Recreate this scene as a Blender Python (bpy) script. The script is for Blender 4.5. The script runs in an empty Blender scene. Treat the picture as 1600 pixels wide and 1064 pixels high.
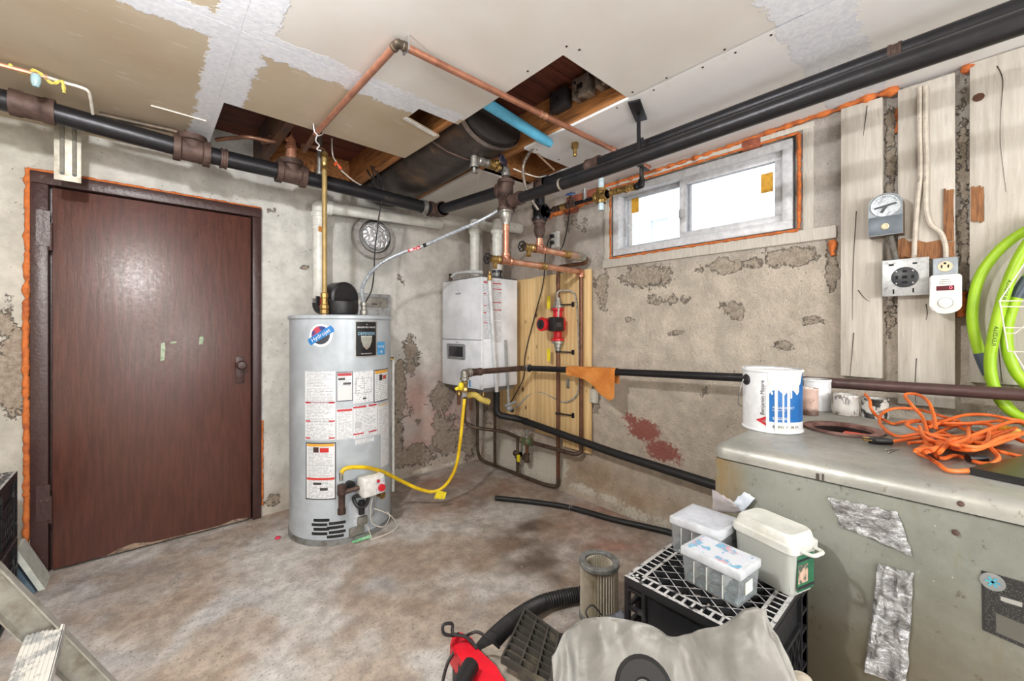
import bpy, bmesh, math, random
from mathutils import Vector, Matrix, noise
random.seed(7)
S = bpy.context.scene
COL = S.collection
V = Vector
# ---------------------------------------------------------------- camera
CH = 1.25                       # eye height
YAW = math.radians(41.714)      # clockwise from +Y; the window wall runs along Y, the door wall along X
cd = bpy.data.cameras.new('camera'); cam = bpy.data.objects.new('camera', cd); COL.objects.link(cam)
cam.location = (0, 0, CH); cam.rotation_euler = (math.pi/2, 0, -YAW)
cd.sensor_width = 36; cd.lens = 36*645/1600; cd.shift_y = -18/1600; cd.clip_start = 0.02
S.camera = cam
# ---------------------------------------------------------------- light
S.view_settings.view_transform = 'Standard'; S.view_settings.look = 'None'
S.view_settings.gamma = 1; S.view_settings.use_curve_mapping = False
S.view_settings.exposure = 0.16
W = bpy.data.worlds.new('world'); S.world = W; W.use_nodes = True
bg = W.node_tree.nodes['Background']; bg.inputs[0].default_value = (.90, .95, 1, 1); bg.inputs[1].default_value = 1.9
def lamp(name, loc, power, radius, col=(1, 1, 1)):
    l = bpy.data.lights.new(name, 'POINT'); l.energy = power; l.shadow_soft_size = radius; l.color = col
    o = bpy.data.objects.new(name, l); COL.objects.link(o); o.location = loc; return o
lamp('ceiling_bulb_light', (-.28, 1.0, 2.19), 100, .045, (.97, .985, 1))
lamp('rear_fill_light', (.95, -1.75, 1.5), 95, .25, (.95, .975, 1))  # unseen fill lamp added behind the camera to lift the ambient level
lamp('side_fill_light', (-.5, -1.7, 1.2), 66, .25, (.95, .975, 1))  # second added fill, out of view, lower down to brighten the ceiling
# ---------------------------------------------------------------- helpers
XR, YB, ZC = 2.45, 3.17, 2.29
FW = V((math.sin(YAW), math.cos(YAW))); RT = V((math.cos(YAW), -math.sin(YAW)))
def _ray(px, py):
    u = (px-800)/645; return V((FW.x+u*RT.x, FW.y+u*RT.y, (514-py)/645))
O_ = V((0, 0, CH))
def aX(px, py, X): d = _ray(px, py); return O_ + d*(X/d.x)      # point of the plane X=const seen at a pixel of the survey photo
def aY(px, py, Y): d = _ray(px, py); return O_ + d*(Y/d.y)
def aZ(px, py, Z=0.): d = _ray(px, py); return O_ + d*((Z-CH)/d.z)
def lin(c):
    c = c/255; return c/12.92 if c <= .04045 else ((c+.055)/1.055)**2.4
def rgb(c): return (lin(c[0]), lin(c[1]), lin(c[2]), 1)
def n3(x, y, z=0, s=1.): return noise.noise(V((x*s, y*s, z*s)))
def fbm(x, y, z=0, s=1., o=4): return noise.fractal(V((x*s, y*s, z*s)), 1., 2., o)
def sst(a, b, x):
    t = max(0, min(1, (x-a)/(b-a))); return t*t*(3-2*t)
def mixc(a, b, t): return tuple(a[i]*(1-t)+b[i]*t for i in range(3))

class NT:
    def __init__(s, name):
        s.m = bpy.data.materials.new(name); s.m.use_nodes = True; s.t = s.m.node_tree; s.n = s.t.nodes
        s.b = s.n['Principled BSDF']; s.co = None
    def L(s, a, b): s.t.links.new(a, b)
    def coord(s, kind='Object'):
        if s.co is None: s.co = s.n.new('ShaderNodeTexCoord')
        return s.co.outputs[kind]
    def map(s, scale=(1, 1, 1), kind='Object'):
        m = s.n.new('ShaderNodeMapping'); m.inputs['Scale'].default_value = scale; s.L(s.coord(kind), m.inputs[0]); return m.outputs[0]
    def noise(s, scale, detail=4, vec=None, rough=.6, dist=0):
        x = s.n.new('ShaderNodeTexNoise'); x.inputs['Scale'].default_value = scale; x.inputs['Detail'].default_value = detail
        x.inputs['Roughness'].default_value = rough; x.inputs['Distortion'].default_value = dist
        s.L(vec if vec else s.coord(), x.inputs['Vector']); return x.outputs[0]
    def voro(s, scale, vec=None, feat='F1', out=0):
        x = s.n.new('ShaderNodeTexVoronoi'); x.inputs['Scale'].default_value = scale; x.feature = feat
        s.L(vec if vec else s.coord(), x.inputs['Vector']); return x.outputs[out]
    def val(s, inp, v):
        if isinstance(v, (int, float)): inp.default_value = v
        elif isinstance(v, tuple): inp.default_value = v
        else: s.L(v, inp)
    def math(s, op, a, b=0., c=0.):
        x = s.n.new('ShaderNodeMath'); x.operation = op; s.val(x.inputs[0], a); s.val(x.inputs[1], b); s.val(x.inputs[2], c); return x.outputs[0]
    def ramp(s, f, a, b, ca=0., cb=1.):
        x = s.n.new('ShaderNodeMapRange'); x.interpolation_type = 'SMOOTHSTEP'
        x.inputs[1].default_value = a; x.inputs[2].default_value = b; x.inputs[3].default_value = ca; x.inputs[4].default_value = cb
        s.L(f, x.inputs[0]); return x.outputs[0]
    def mix(s, f, a, b, mode='MIX'):
        x = s.n.new('ShaderNodeMix'); x.data_type = 'RGBA'; x.blend_type = mode
        s.val(x.inputs[0], f); s.val(x.inputs[6], a); s.val(x.inputs[7], b); return x.outputs[2]
    def attr(s, name):
        x = s.n.new('ShaderNodeAttribute'); x.attribute_name = name; return x
    def sep(s, v):
        x = s.n.new('ShaderNodeSeparateXYZ'); s.L(v, x.inputs[0]); return x.outputs
    def bump(s, h, strength=.5, dist=.01):
        x = s.n.new('ShaderNodeBump'); x.inputs['Strength'].default_value = strength; x.inputs['Distance'].default_value = dist
        s.L(h, x.inputs['Height']); s.L(x.outputs[0], s.b.inputs['Normal'])
    def set(s, col=None, rough=None, metal=None, **k):
        if col is not None: s.val(s.b.inputs['Base Color'], col)
        if rough is not None: s.val(s.b.inputs['Roughness'], rough)
        if metal is not None: s.val(s.b.inputs['Metallic'], metal)
        for q, v in k.items(): s.val(s.b.inputs[q.replace('_', ' ')], v)
        return s
MATS = {}
def pm(name, c, rough=.5, metal=0., c2=None, sc=14, lo=.45, hi=.65, bump=0., bsc=60, var=.12, stretch=None, **k):
    """plain procedural: colour with fine tone variation, an optional second (wear) colour and relief"""
    if name in MATS: return MATS[name]
    t = NT(name); vec = t.map(stretch) if stretch else None
    f = t.noise(sc*2.3, 3, vec)
    dark = tuple(x*(1-var) for x in rgb(c)[:3])+(1,); lite = tuple(min(1, x*(1+var)) for x in rgb(c)[:3])+(1,)
    col = t.mix(t.ramp(f, .3, .7), dark, lite)
    if c2:
        col = t.mix(t.ramp(t.noise(sc, 6, vec), lo, hi), col, rgb(c2))
    t.set(col, rough, metal, **k)
    if bump: t.bump(t.noise(bsc, 4, vec), bump, .004)
    MATS[name] = t.m; return t.m

class MB:
    def __init__(s): s.bm = bmesh.new()
    def box(s, x0, x1, y0, y1, z0, z1, bev=0):
        v = [s.bm.verts.new((x, y, z)) for z in (z0, z1) for x, y in ((x0, y0), (x1, y0), (x1, y1), (x0, y1))]
        fs = [s.bm.faces.new([v[i] for i in q]) for q in ((3, 2, 1, 0), (4, 5, 6, 7), (0, 1, 5, 4), (1, 2, 6, 5), (2, 3, 7, 6), (3, 0, 4, 7))]
        if bev:
            es = list({e for f in fs for e in f.edges}); bmesh.ops.bevel(s.bm, geom=es, offset=bev, segments=2, profile=.5, affect='EDGES')
        return s
    def obox(s, c, size, rot=None, bev=0):
        n0 = len(s.bm.verts); a, b, d = size[0]/2, size[1]/2, size[2]/2
        s.bm.verts.ensure_lookup_table(); old = set(s.bm.verts)
        s.box(-a, a, -b, b, -d, d, bev)
        M = Matrix.Translation(V(c)) @ (rot.to_4x4() if rot else Matrix())
        for v in s.bm.verts:
            if v not in old: v.co = M @ v.co
        return s
    def bar(s, p0, p1, w, t, up=(0, 0, 1)):
        p0, p1 = V(p0), V(p1); d = (p1-p0); L = d.length; x = d.normalized(); u = V(up)
        if abs(x.dot(u)) > .98: u = V((1, 0, 0))
        y = u.cross(x).normalized(); z = x.cross(y)
        return s.obox((p0+p1)/2, (L, w, t), Matrix((x, y, z)).transposed())
    def ring(s, c, x, y, r, seg):
        return [s.bm.verts.new(c + x*(r*math.cos(2*math.pi*i/seg)) + y*(r*math.sin(2*math.pi*i/seg))) for i in range(seg)]
    def skin(s, rings, closed=False, caps=True):
        n = len(rings[0]); R = rings + ([rings[0]] if closed else [])
        for a, b in zip(R, R[1:]):
            for i in range(n): s.bm.faces.new((a[i], a[(i+1) % n], b[(i+1) % n], b[i]))
        if caps and not closed:
            s.bm.faces.new(list(reversed(rings[0]))); s.bm.faces.new(rings[-1])
        return s
    def frame(s, d):
        d = V(d).normalized(); u = V((0, 0, 1)) if abs(d.z) < .9 else V((1, 0, 0)); x = u.cross(d).normalized(); return x, d.cross(x)
    def cyl(s, p0, p1, r, r2=None, seg=16, caps=True):
        p0, p1 = V(p0), V(p1); x, y = s.frame(p1-p0)
        return s.skin([s.ring(p0, x, y, r, seg), s.ring(p1, x, y, r if r2 is None else r2, seg)], caps=caps)
    def lathe(s, prof, o=(0, 0, 0), ax=(0, 0, 1), seg=24, caps=True):
        o, ax = V(o), V(ax).normalized(); x, y = s.frame(ax)
        return s.skin([s.ring(o+ax*h, x, y, max(r, 1e-4), seg) for r, h in prof], caps=caps)
    def tube(s, pts, r, seg=10, closed=False, rf=None):
        pts = [V(p) for p in pts]; n = len(pts); rings = []; x = None
        for i, p in enumerate(pts):
            a = pts[i-1] if (i > 0 or closed) else p; b = pts[(i+1) % n] if (i < n-1 or closed) else p
            d = (b-a)
            d = d.normalized() if d.length > 1e-9 else V((0, 0, 1))
            if x is None: x, y = s.frame(d)
            else:
                x = (x - d*x.dot(d)); x = x.normalized() if x.length > 1e-6 else s.frame(d)[0]; y = d.cross(x)
            rings.append(s.ring(p, x, y, r*(rf(i) if rf else 1), seg))
        return s.skin(rings, closed)
    def prism(s, poly, z0, z1, fn=None):
        fn = fn or (lambda u, v, w: (u, v, w))
        a = [s.bm.verts.new(fn(u, v, z0)) for u, v in poly]; b = [s.bm.verts.new(fn(u, v, z1)) for u, v in poly]
        n = len(poly); s.bm.faces.new(list(reversed(a))); s.bm.faces.new(b)
        for i in range(n): s.bm.faces.new((a[i], a[(i+1) % n], b[(i+1) % n], b[i]))
        return s
    def ball(s, c, r, sc=(1, 1, 1), seg=12):
        M = Matrix.Translation(V(c)) @ Matrix.Diagonal(V((sc[0], sc[1], sc[2], 1)))
        bmesh.ops.create_uvsphere(s.bm, u_segments=seg, v_segments=max(6, seg//2), radius=r, matrix=M); return s
    def poly(s, pts):
        s.bm.faces.new([s.bm.verts.new(V(p)) for p in pts]); return s
    def grid(s, fn, nu, nv, uv=False):
        vs = [[s.bm.verts.new(fn(i/nu, j/nv)) for j in range(nv+1)] for i in range(nu+1)]
        lay = s.bm.loops.layers.uv.verify() if uv else None
        for i in range(nu):
            for j in range(nv):
                f = s.bm.faces.new((vs[i][j], vs[i+1][j], vs[i+1][j+1], vs[i][j+1]))
                if uv:
                    for l, (a, b) in zip(f.loops, ((i, j), (i+1, j), (i+1, j+1), (i, j+1))): l[lay].uv = (a/nu, b/nv)
        return s
    def done(s, name, mat, parent=None, loc=None, local=False, sharp=.6):
        bm = s.bm; bmesh.ops.recalc_face_normals(bm, faces=bm.faces)
        for f in bm.faces: f.smooth = True
        for e in bm.edges:
            if len(e.link_faces) == 2:
                if e.calc_face_angle(0) > sharp: e.smooth = False
        org = V((0, 0, 0))
        if parent is not None and not local:
            q = parent
            while q.parent: q = q.parent
            org = q.location
        elif loc is not None: org = V(loc)
        if org.length and not local:
            for v in bm.verts: v.co -= org
        me = bpy.data.meshes.new(name); bm.to_mesh(me); bm.free()
        if mat: me.materials.append(mat)
        o = bpy.data.objects.new(name, me); COL.objects.link(o)
        if parent is not None: o.parent = parent
        elif loc is not None: o.location = loc
        return o
def tag(o, label, cat, group=None):
    o['label'] = label; o['category'] = cat
    if group: o['group'] = group
    return o
def thing(name, label, cat, loc=(0, 0, 0), group=None, rz=0):
    o = bpy.data.objects.new(name, None); o.empty_display_size = .05; COL.objects.link(o); o.location = loc; o.rotation_euler = (0, 0, rz)
    return tag(o, label, cat, group)
def struct(o): o['kind'] = 'structure'; return o
def stuff(o): o['kind'] = 'stuff'; return o
def lab(o, l): o['label'] = l; return o
def solo(mb, name, mat, label, cat, loc, group=None, **k): return tag(mb.done(name, mat, None, loc, **k), label, cat, group)
def spline(pts, n=8, closed=False):
    P = [V(p) for p in pts]; out = []; N = len(P)
    for i in range(N if closed else N-1):
        if closed: a, b, c, d = P[i-1], P[i], P[(i+1) % N], P[(i+2) % N]
        else: a, b, c, d = P[max(i-1, 0)], P[i], P[i+1], P[min(i+2, N-1)]
        for k in range(n):
            t = k/n; out.append(.5*((2*b)+(c-a)*t+(2*a-5*b+4*c-d)*t*t+(3*b-a-3*c+d)*t**3))
    if not closed: out.append(P[-1])
    return out
def bent(pts, r=.05, n=6):
    """polyline with rounded corners, like bent or sweated pipe"""
    P = [V(p) for p in pts]; out = [P[0]]
    for a, b, c in zip(P, P[1:], P[2:]):
        d0 = (a-b); d1 = (c-b); q = min(r, d0.length*.45, d1.length*.45); s0 = b+d0.normalized()*q; s1 = b+d1.normalized()*q
        for k in range(n+1):
            t = k/n; out.append(s0*(1-t)**2 + b*2*t*(1-t) + s1*t*t)
    out.append(P[-1]); return out
def decal(mb, poly, fn, step=.012):
    """flat outline cut fine enough to follow a curved shell"""
    b = bmesh.new(); b.faces.new([b.verts.new((u, v, 0)) for u, v in poly]); bmesh.ops.triangulate(b, faces=b.faces)
    for _ in range(6):
        es = [e for e in b.edges if e.calc_length() > step]
        if not es: break
        bmesh.ops.subdivide_edges(b, edges=es, cuts=1); bmesh.ops.triangulate(b, faces=b.faces)
    vs = {v: mb.bm.verts.new(fn(v.co.x, v.co.y)) for v in b.verts}
    for f in b.faces: mb.bm.faces.new([vs[v] for v in f.verts])
    b.free(); return mb
def text_into(mb, s, size, fn, align='CENTER', depth=0):
    """lettering as flat mesh; fn maps (u,v) in metres to 3D"""
    cu = bpy.data.curves.new('t', 'FONT'); cu.body = s; cu.size = size; cu.align_x = align; cu.align_y = 'CENTER'; cu.resolution_u = 2
    o = bpy.data.objects.new('t', cu); COL.objects.link(o)
    me = bpy.data.meshes.new_from_object(o); bpy.data.objects.remove(o); bpy.data.curves.remove(cu)
    vs = [mb.bm.verts.new(fn(v.co.x, v.co.y)) for v in me.vertices]
    for p in me.polygons:
        try: mb.bm.faces.new([vs[i] for i in p.vertices])
        except ValueError: pass
    bpy.data.meshes.remove(me); return mb
X_, Y_, Z_ = V((1, 0, 0)), V((0, 1, 0)), V((0, 0, 1))
# plumbing kit: every straight length, fitting and valve is a part of its run
def length(par, p0, p1, r, mat, name='pipe', seg=16): return MB().cyl(p0, p1, r, seg=seg).done(name, mat, par)
def fitting(par, name, p, dirs, r, mat, L=None, fat=1.28):
    p = V(p); L = L or r*2.1; m = MB(); m.ball(p, r*fat, seg=14)
    for d in dirs:
        d = V(d).normalized(); m.cyl(p, p+d*L, r*fat); m.lathe([(r*fat, L*.55), (r*fat*1.18, L*.62), (r*fat*1.18, L), (r*1.02, L)], p, d, 16)
    return m.done(name, mat, par)
def coupling(par, p, ax, r, mat, L=.05, name='coupling', fat=1.3):
    ax = V(ax).normalized(); o = V(p)-ax*L/2
    return MB().lathe([(r, 0), (r*fat, 0), (r*fat, L*.25), (r*fat*.93, L*.3), (r*fat*.93, L*.7), (r*fat, L*.75), (r*fat, L), (r, L)], o, ax, 18, False).done(name, mat, par)
def wheel(par, p, ax, R, mat, n=5, name='handwheel'):
    p, ax = V(p), V(ax).normalized(); m = MB(); x, y = m.frame(ax)
    m.tube([p+(x*math.cos(a)+y*math.sin(a))*R*(1+.07*math.cos(6*a)) for a in [2*math.pi*i/24 for i in range(24)]], R*.16, 6, True)
    for i in range(n):
        a = 2*math.pi*i/n; m.cyl(p, p+(x*math.cos(a)+y*math.sin(a))*R, R*.11, seg=6)
    m.cyl(p-ax*R*.2, p+ax*R*.25, R*.26, seg=10)
    return m.done(name, mat, par)
def gate_valve(par, p, ax, hd, r, mat, wmat, R=.028, stem=.055):
    p, ax, hd = V(p), V(ax).normalized(), V(hd).normalized(); m = MB()
    m.lathe([(r*1.1, -r*2.2), (r*1.5, -r*2.2), (r*1.5, -r*1.4), (r*1.15, -r*1.2), (r*1.35, 0), (r*1.15, r*1.2), (r*1.5, r*1.4), (r*1.5, r*2.2), (r*1.1, r*2.2)], p, ax, 12)
    m.lathe([(r*1.2, 0), (r*1.2, stem*.35), (r*.85, stem*.4), (r*.8, stem*.6), (r*.4, stem*.65), (r*.35, stem)], p, hd, 10)
    b = m.done('valve', mat, par); wheel(b, p+hd*stem, hd, R, wmat); return b
# shared metals
BLACKPIPE = pm('black_iron', (46, 45, 48), .38, .55, (92, 82, 76), 9, .62, .8, .25, 40)
RUST = pm('rusty_iron', (92, 72, 64), .6, .35, (66, 50, 44), 16, .4, .65, .35, 70)
COPPER = pm('copper', (184, 128, 104), .34, .6, (120, 74, 56), 9, .5, .8)
COPPERB = pm('bright_copper', (206, 148, 120), .30, .6, (216, 172, 144), 14, .5, .7)
COPPERD = pm('dull_copper', (122, 82, 62), .45, .55, (86, 64, 50), 10, .45, .7)
TARN = pm('tarnished_copper', (96, 80, 66), .55, .45, (70, 62, 52), 14, .4, .65)
BRASS = pm('brass', (178, 148, 92), .32, .8, (130, 104, 62), 20, .5, .7)
GALV = pm('galvanised_steel', (158, 156, 150), .42, .7, (120, 108, 96), 18, .5, .75)
CHROME = pm('bright_steel', (200, 200, 200), .22, .9)
PVC = pm('white_pvc', (222, 221, 214), .35, 0, (190, 186, 176), 8, .6, .8)
BLACKPL = pm('black_plastic', (28, 28, 30), .42, 0, (60, 58, 56), 20, .6, .8)
BLACKRUB = pm('black_rubber', (26, 26, 28), .55)
WHITEPL = pm('white_plastic', (226, 226, 222), .35)
FOAM = pm('orange_spray_foam', (206, 114, 54), .8, 0, (164, 84, 46), 26, .45, .7, .8, 50)
GREYPL = pm('grey_plastic', (150, 152, 154), .45)
WIREW = pm('white_wire', (214, 208, 198), .5)
# ================================================================ ROOM
def steps(brk, st):
    out = []
    for a, b in zip(brk, brk[1:]):
        n = max(1, round((b-a)/st)); out += [a+(b-a)*i/n for i in range(n)]
    return out+[brk[-1]]
def surf(mb, us, vs, fn, skip=None):
    """height-field with colour and mask attributes; fn(u,v) -> (co, colour, mask)"""
    bm = mb.bm; lc = bm.verts.layers.float_color.new('Col'); lm = bm.verts.layers.float_color.new('Msk'); G = {}
    for i, u in enumerate(us):
        for j, v in enumerate(vs):
            co, c, m = fn(u, v); q = bm.verts.new(co); q[lc] = rgb(c); q[lm] = (m[0], m[1], m[2], 1); G[i, j] = q
    for i in range(len(us)-1):
        for j in range(len(vs)-1):
            if skip and skip((us[i]+us[i+1])/2, (vs[j]+vs[j+1])/2): continue
            bm.faces.new((G[i, j], G[i+1, j], G[i+1, j+1], G[i, j+1]))
    for v in [v for v in bm.verts if not v.link_faces]: bm.verts.remove(v)
    return mb
def wallmat(name, ex1, ex2, bumpy):
    t = NT(name); C = t.attr('Col').outputs['Color']; M = t.sep(t.attr('Msk').outputs['Vector'])
    fine = t.noise(45, 6, rough=.7); mid = t.noise(9, 6, rough=.65); grit = t.noise(170, 3)
    paint = t.mix(t.ramp(mid, .3, .7), t.mix(1., C, (.80, .79, .77, 1), 'MULTIPLY'), t.mix(1., C, (1.08, 1.07, 1.05, 1), 'MULTIPLY'))
    pits = t.math('MULTIPLY', t.ramp(t.noise(60, 2), .68, .74), t.ramp(t.noise(4, 2), .42, .6))
    paint = t.mix(t.math('MULTIPLY', pits, .75), paint, rgb((92, 84, 74)))
    if bumpy > 1: paint = t.mix(t.math('MULTIPLY', t.math('MULTIPLY', t.ramp(grit, .52, .66), t.ramp(t.sep(t.coord())[2], 1.72, 1.62)), .26), paint, rgb((142, 126, 108)))
    expo = t.mix(t.ramp(fine, .35, .65), rgb(ex1), rgb(ex2)); expo = t.mix(t.ramp(grit, .60, .70, 0, .7), expo, rgb((70, 62, 54)))
    nz = t.math('ADD', t.math('MULTIPLY', t.math('SUBTRACT', mid, .5), 1.5), t.math('MULTIPLY', t.math('SUBTRACT', fine, .5), .7))
    def th(ch, w=.04, amp=1.): return t.ramp(t.math('ADD', M[ch], t.math('MULTIPLY', nz, amp)), .5-w, .5+w)
    pk = th(0)
    col = t.mix(pk, paint, expo)
    # dark lip where the skin has broken away
    lip = t.math('MULTIPLY', t.ramp(t.math('ADD', M[0], nz), .40, .50), t.math('SUBTRACT', 1., t.ramp(t.math('ADD', M[0], nz), .50, .60)))
    col = t.mix(t.math('MULTIPLY', lip, .38), col, rgb((84, 74, 64)))
    rd = t.ramp(t.math('ADD', M[1], t.math('MULTIPLY', t.math('SUBTRACT', fine, .5), 1.6)), .40, .62)
    col = t.mix(t.math('MULTIPLY', rd, .85), col, rgb((158, 74, 66)))
    wt = t.ramp(t.math('ADD', M[2], t.math('MULTIPLY', t.math('SUBTRACT', fine, .5), 1.8)), .42, .6)
    col = t.mix(t.math('MULTIPLY', wt, .85), col, rgb((230, 225, 212)))
    t.set(col, .86, 0); t.b.inputs['Specular IOR Level'].default_value = .25
    h = t.math('ADD', t.math('MULTIPLY', pk, -1.1), t.math('ADD', t.math('MULTIPLY', fine, bumpy), t.math('MULTIPLY', grit, bumpy*.45)))
    t.bump(t.math('SUBTRACT', h, t.math('MULTIPLY', pits, .5)), 1., .007+.006*(bumpy > 1)); return t.m
WALLE = wallmat('stucco_window_wall', (168, 154, 138), (196, 184, 168), 1.2)
WALLN = wallmat('painted_concrete_door_wall', (142, 128, 114), (168, 156, 142), .5)
def blob(u, v, L):
    m = 0
    for cu, cv, ru, rv, a in L:
        d = ((u-cu)/ru)**2 + ((v-cv)/rv)**2; m = max(m, a*math.exp(-d*1.1))
    return m
def eb(L):  # survey marks on the window wall -> (y, z) blobs
    out = []
    for px, py, rx, ry, a in L:
        c = aX(px, py, XR); e = aX(px+rx, py, XR); f = aX(px, py+ry, XR); out.append((c.y, c.z, abs(e.y-c.y), abs(f.z-c.z), a))
    return out
def nb(L):
    out = []
    for px, py, rx, ry, a in L:
        c = aY(px, py, YB); e = aY(px+rx, py, YB); f = aY(px, py+ry, YB); out.append((c.x, c.z, abs(e.x-c.x), abs(f.z-c.z), a))
    return out
peelE = eb([(1010, 432, 60, 22, .9), (1140, 415, 70, 16, .9), (1240, 400, 60, 18, 1), (1300, 410, 14, 60, .9), (940, 450, 16, 34, .9), (1145, 488, 26, 20, .85), (1222, 540, 26, 14, .85),
            (1262, 500, 40, 14, .6), (1060, 520, 20, 8, .75), (985, 500, 20, 10, .6), (1190, 565, 22, 9, .7), (1100, 610, 12, 20, .55), (1392, 480, 14, 130, .7), (1505, 300, 16, 200, .75), (1392, 240, 14, 90, .75),
            (900, 350, 40, 30, .45), (845, 520, 12, 60, .4), (930, 620, 14, 40, .7), (1040, 470, 70, 16, .55), (1390, 330, 14, 60, 1), (1505, 420, 16, 60, 1), (760, 640, 40, 60, .5)])
redE = eb([(1005, 672, 34, 22, .95), (1035, 705, 36, 20, .95), (985, 655, 16, 12, .8), (1060, 722, 12, 10, .6), (838, 708, 16, 14, .8)])
whtE = eb([(915, 762, 30, 10, .8), (960, 778, 30, 9, .75), (1000, 800, 40, 12, .75), (1040, 815, 30, 14, .6), (800, 705, 44, 34, 1.3), (845, 725, 34, 34, 1.3), (775, 690, 24, 26, 1.1), (868, 725, 22, 30, 1.2), (915, 590, 8, 60, .5)])
brnE = eb([(930, 745, 60, 26, 1), (1000, 780, 60, 22, .9), (1060, 800, 50, 20, .7)])
WIN = (.600, 1.690, 1.745, 2.225)
def fe(y, z):
    rough = fbm(y, z, 3, 9, 4)*.006 + fbm(y, z, 8, 2.2, 3)*.008
    low = sst(1.72, 1.60, z)
    p = blob(y, z, peelE) + .16*fbm(y, z, 1, 3)
    board = .004*(1-low)*(1 if (z*5.3) % 1 > .06 else -.4)
    c = mixc((200, 193, 186), (220, 209, 195), low)
    c = mixc(c, (204, 186, 174), sst(1.4, 2.6, y)*.5)
    c = mixc(c, (150, 118, 84), min(1, blob(y, z, brnE))*.6*(.5+.5*fbm(y, z, 2, 7)+.3))
    batter = .05*sst(.22, 0, z)
    return (XR - rough*low - board + .003*p - batter, y, z), c, (p*.95, blob(y, z, redE), blob(y, z, whtE))
m = MB(); ys = steps([-1.4, WIN[0], WIN[1], YB], .019); zs = steps([0, WIN[2], WIN[3], 2.55], .019)
surf(m, ys, zs, fe, lambda y, z: WIN[0] < y < WIN[1] and WIN[2] < z < WIN[3])
m.box(XR-.002, XR+.25, -2.2, -1.4, 0, 2.55)
for a, b, c, d in ((-1.4, WIN[0]-.001, 0, 2.55), (WIN[1]+.001, YB+.25, 0, 2.55), (WIN[0]-.001, WIN[1]+.001, 0, WIN[2]-.001), (WIN[0]-.001, WIN[1]+.001, WIN[3]+.001, 2.55)): m.box(XR+.03, XR+.25, a, b, c, d)
wall_e = struct(m.done('wall_right', WALLE, sharp=3))
# ---- door wall
DX0, DX1, DZ = -.425, .580, 2.045
peelN = nb([(20, 590, 40, 90, .95), (8, 500, 22, 40, .8), (25, 520, 14, 20, .6), (640, 560, 16, 40, .75), (625, 600, 12, 60, .95), (640, 712, 60, 22, .9), (700, 690, 40, 30, .8), (620, 690, 14, 60, .9), (690, 625, 22, 30, .95), (700, 660, 26, 20, .8),
            (655, 660, 14, 12, .5), (476, 417, 10, 8, .7), (430, 780, 16, 16, .7), (418, 690, 8, 40, .35), (425, 330, 12, 8, .6), (640, 640, 10, 20, .5), (560, 745, 60, 30, .8), (735, 690, 14, 40, .8), (730, 540, 8, 60, .4), (640, 440, 30, 12, .35)])
pinkN = nb([(650, 625, 26, 40, .62), (690, 660, 40, 40, .62), (655, 700, 30, 30, .6), (725, 640, 16, 60, .5), (700, 600, 30, 30, .35)])
ringN = nb([(590, 372, 50, 56, 1)])[0]
whtN = nb([(660, 735, 22, 5, .8), (705, 724, 24, 4, .75), (450, 800, 20, 8, .3)])
def fn_(x, z):
    p = blob(x, z, peelN) + .10*fbm(x, z, 1, 3)
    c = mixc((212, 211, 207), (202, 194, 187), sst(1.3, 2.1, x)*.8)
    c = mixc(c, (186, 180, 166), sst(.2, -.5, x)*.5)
    pk = blob(x, z, pinkN); c = mixc(c, (190, 148, 140), min(.85, pk*1.2))
    r = math.hypot((x-ringN[0])/ringN[2], (z-ringN[1])/ringN[3]); c = mixc(c, (178, 176, 172), sst(1.15, .9, r)*.8)
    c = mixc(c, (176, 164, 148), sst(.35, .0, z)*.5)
    fr = fbm(x, z, 5, 6, 4)*.003 + fbm(x, z, 7, 1.5, 2)*.006
    line = -.003 if abs((x+.03) % .305 - .15) < .006 else 0
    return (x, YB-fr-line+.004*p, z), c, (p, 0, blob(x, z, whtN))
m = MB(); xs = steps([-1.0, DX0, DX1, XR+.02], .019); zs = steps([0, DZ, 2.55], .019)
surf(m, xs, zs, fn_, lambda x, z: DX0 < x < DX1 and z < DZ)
m.box(-2.4, -1.0, YB-.005, YB+.25, 0, 2.55)
for a, b, c in ((-1.0, DX0-.001, 0), (DX1+.001, XR+.25, 0), (DX0-.001, DX1+.001, DZ+.001)): m.box(a, b, YB+.03, YB+.25, c, 2.55)
wall_n = struct(m.done('wall_left', WALLN, sharp=3))
PLAINW = pm('plain_wall_paint', (196, 190, 180), .85, 0, (170, 160, 148), 5, .5, .7, .3, 30)
struct(MB().box(-2.6, XR+.25, -2.4, -2.2, 0, 2.55).done('wall_rear', PLAINW)); struct(MB().box(-2.6, -2.4, -2.2, YB+.25, 0, 2.55).done('wall_side', PLAINW))
# ---- floor
def fl(L): 
    out = []
    for px, py, rx, ry, a in L:
        c = aZ(px, py); e = aZ(px+rx, py); f = aZ(px, py+ry); out.append((c.x, c.y, max(.04, (e-c).length), max(.04, (f-c).length), a))
    return out
dark = fl([(830, 825, 50, 12, 1), (800, 850, 60, 16, .8), (850, 870, 60, 24, .8), (760, 780, 50, 10, .35), (690, 770, 30, 8, .3), (870, 905, 30, 20, .8)])
red = fl([(930, 800, 60, 20, .9), (960, 850, 60, 20, .9), (790, 760, 60, 12, .8), (690, 752, 60, 12, .9), (700, 790, 60, 12, .6), (880, 830, 40, 16, .7), (560, 770, 200, 10, .35)])
blue = fl([(200, 900, 120, 26, 1), (330, 860, 80, 16, .7), (300, 980, 160, 40, .6), (560, 930, 80, 30, .6), (640, 880, 50, 12, .5), (745, 960, 40, 30, .7), (170, 960, 60, 20, .8)])
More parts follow.
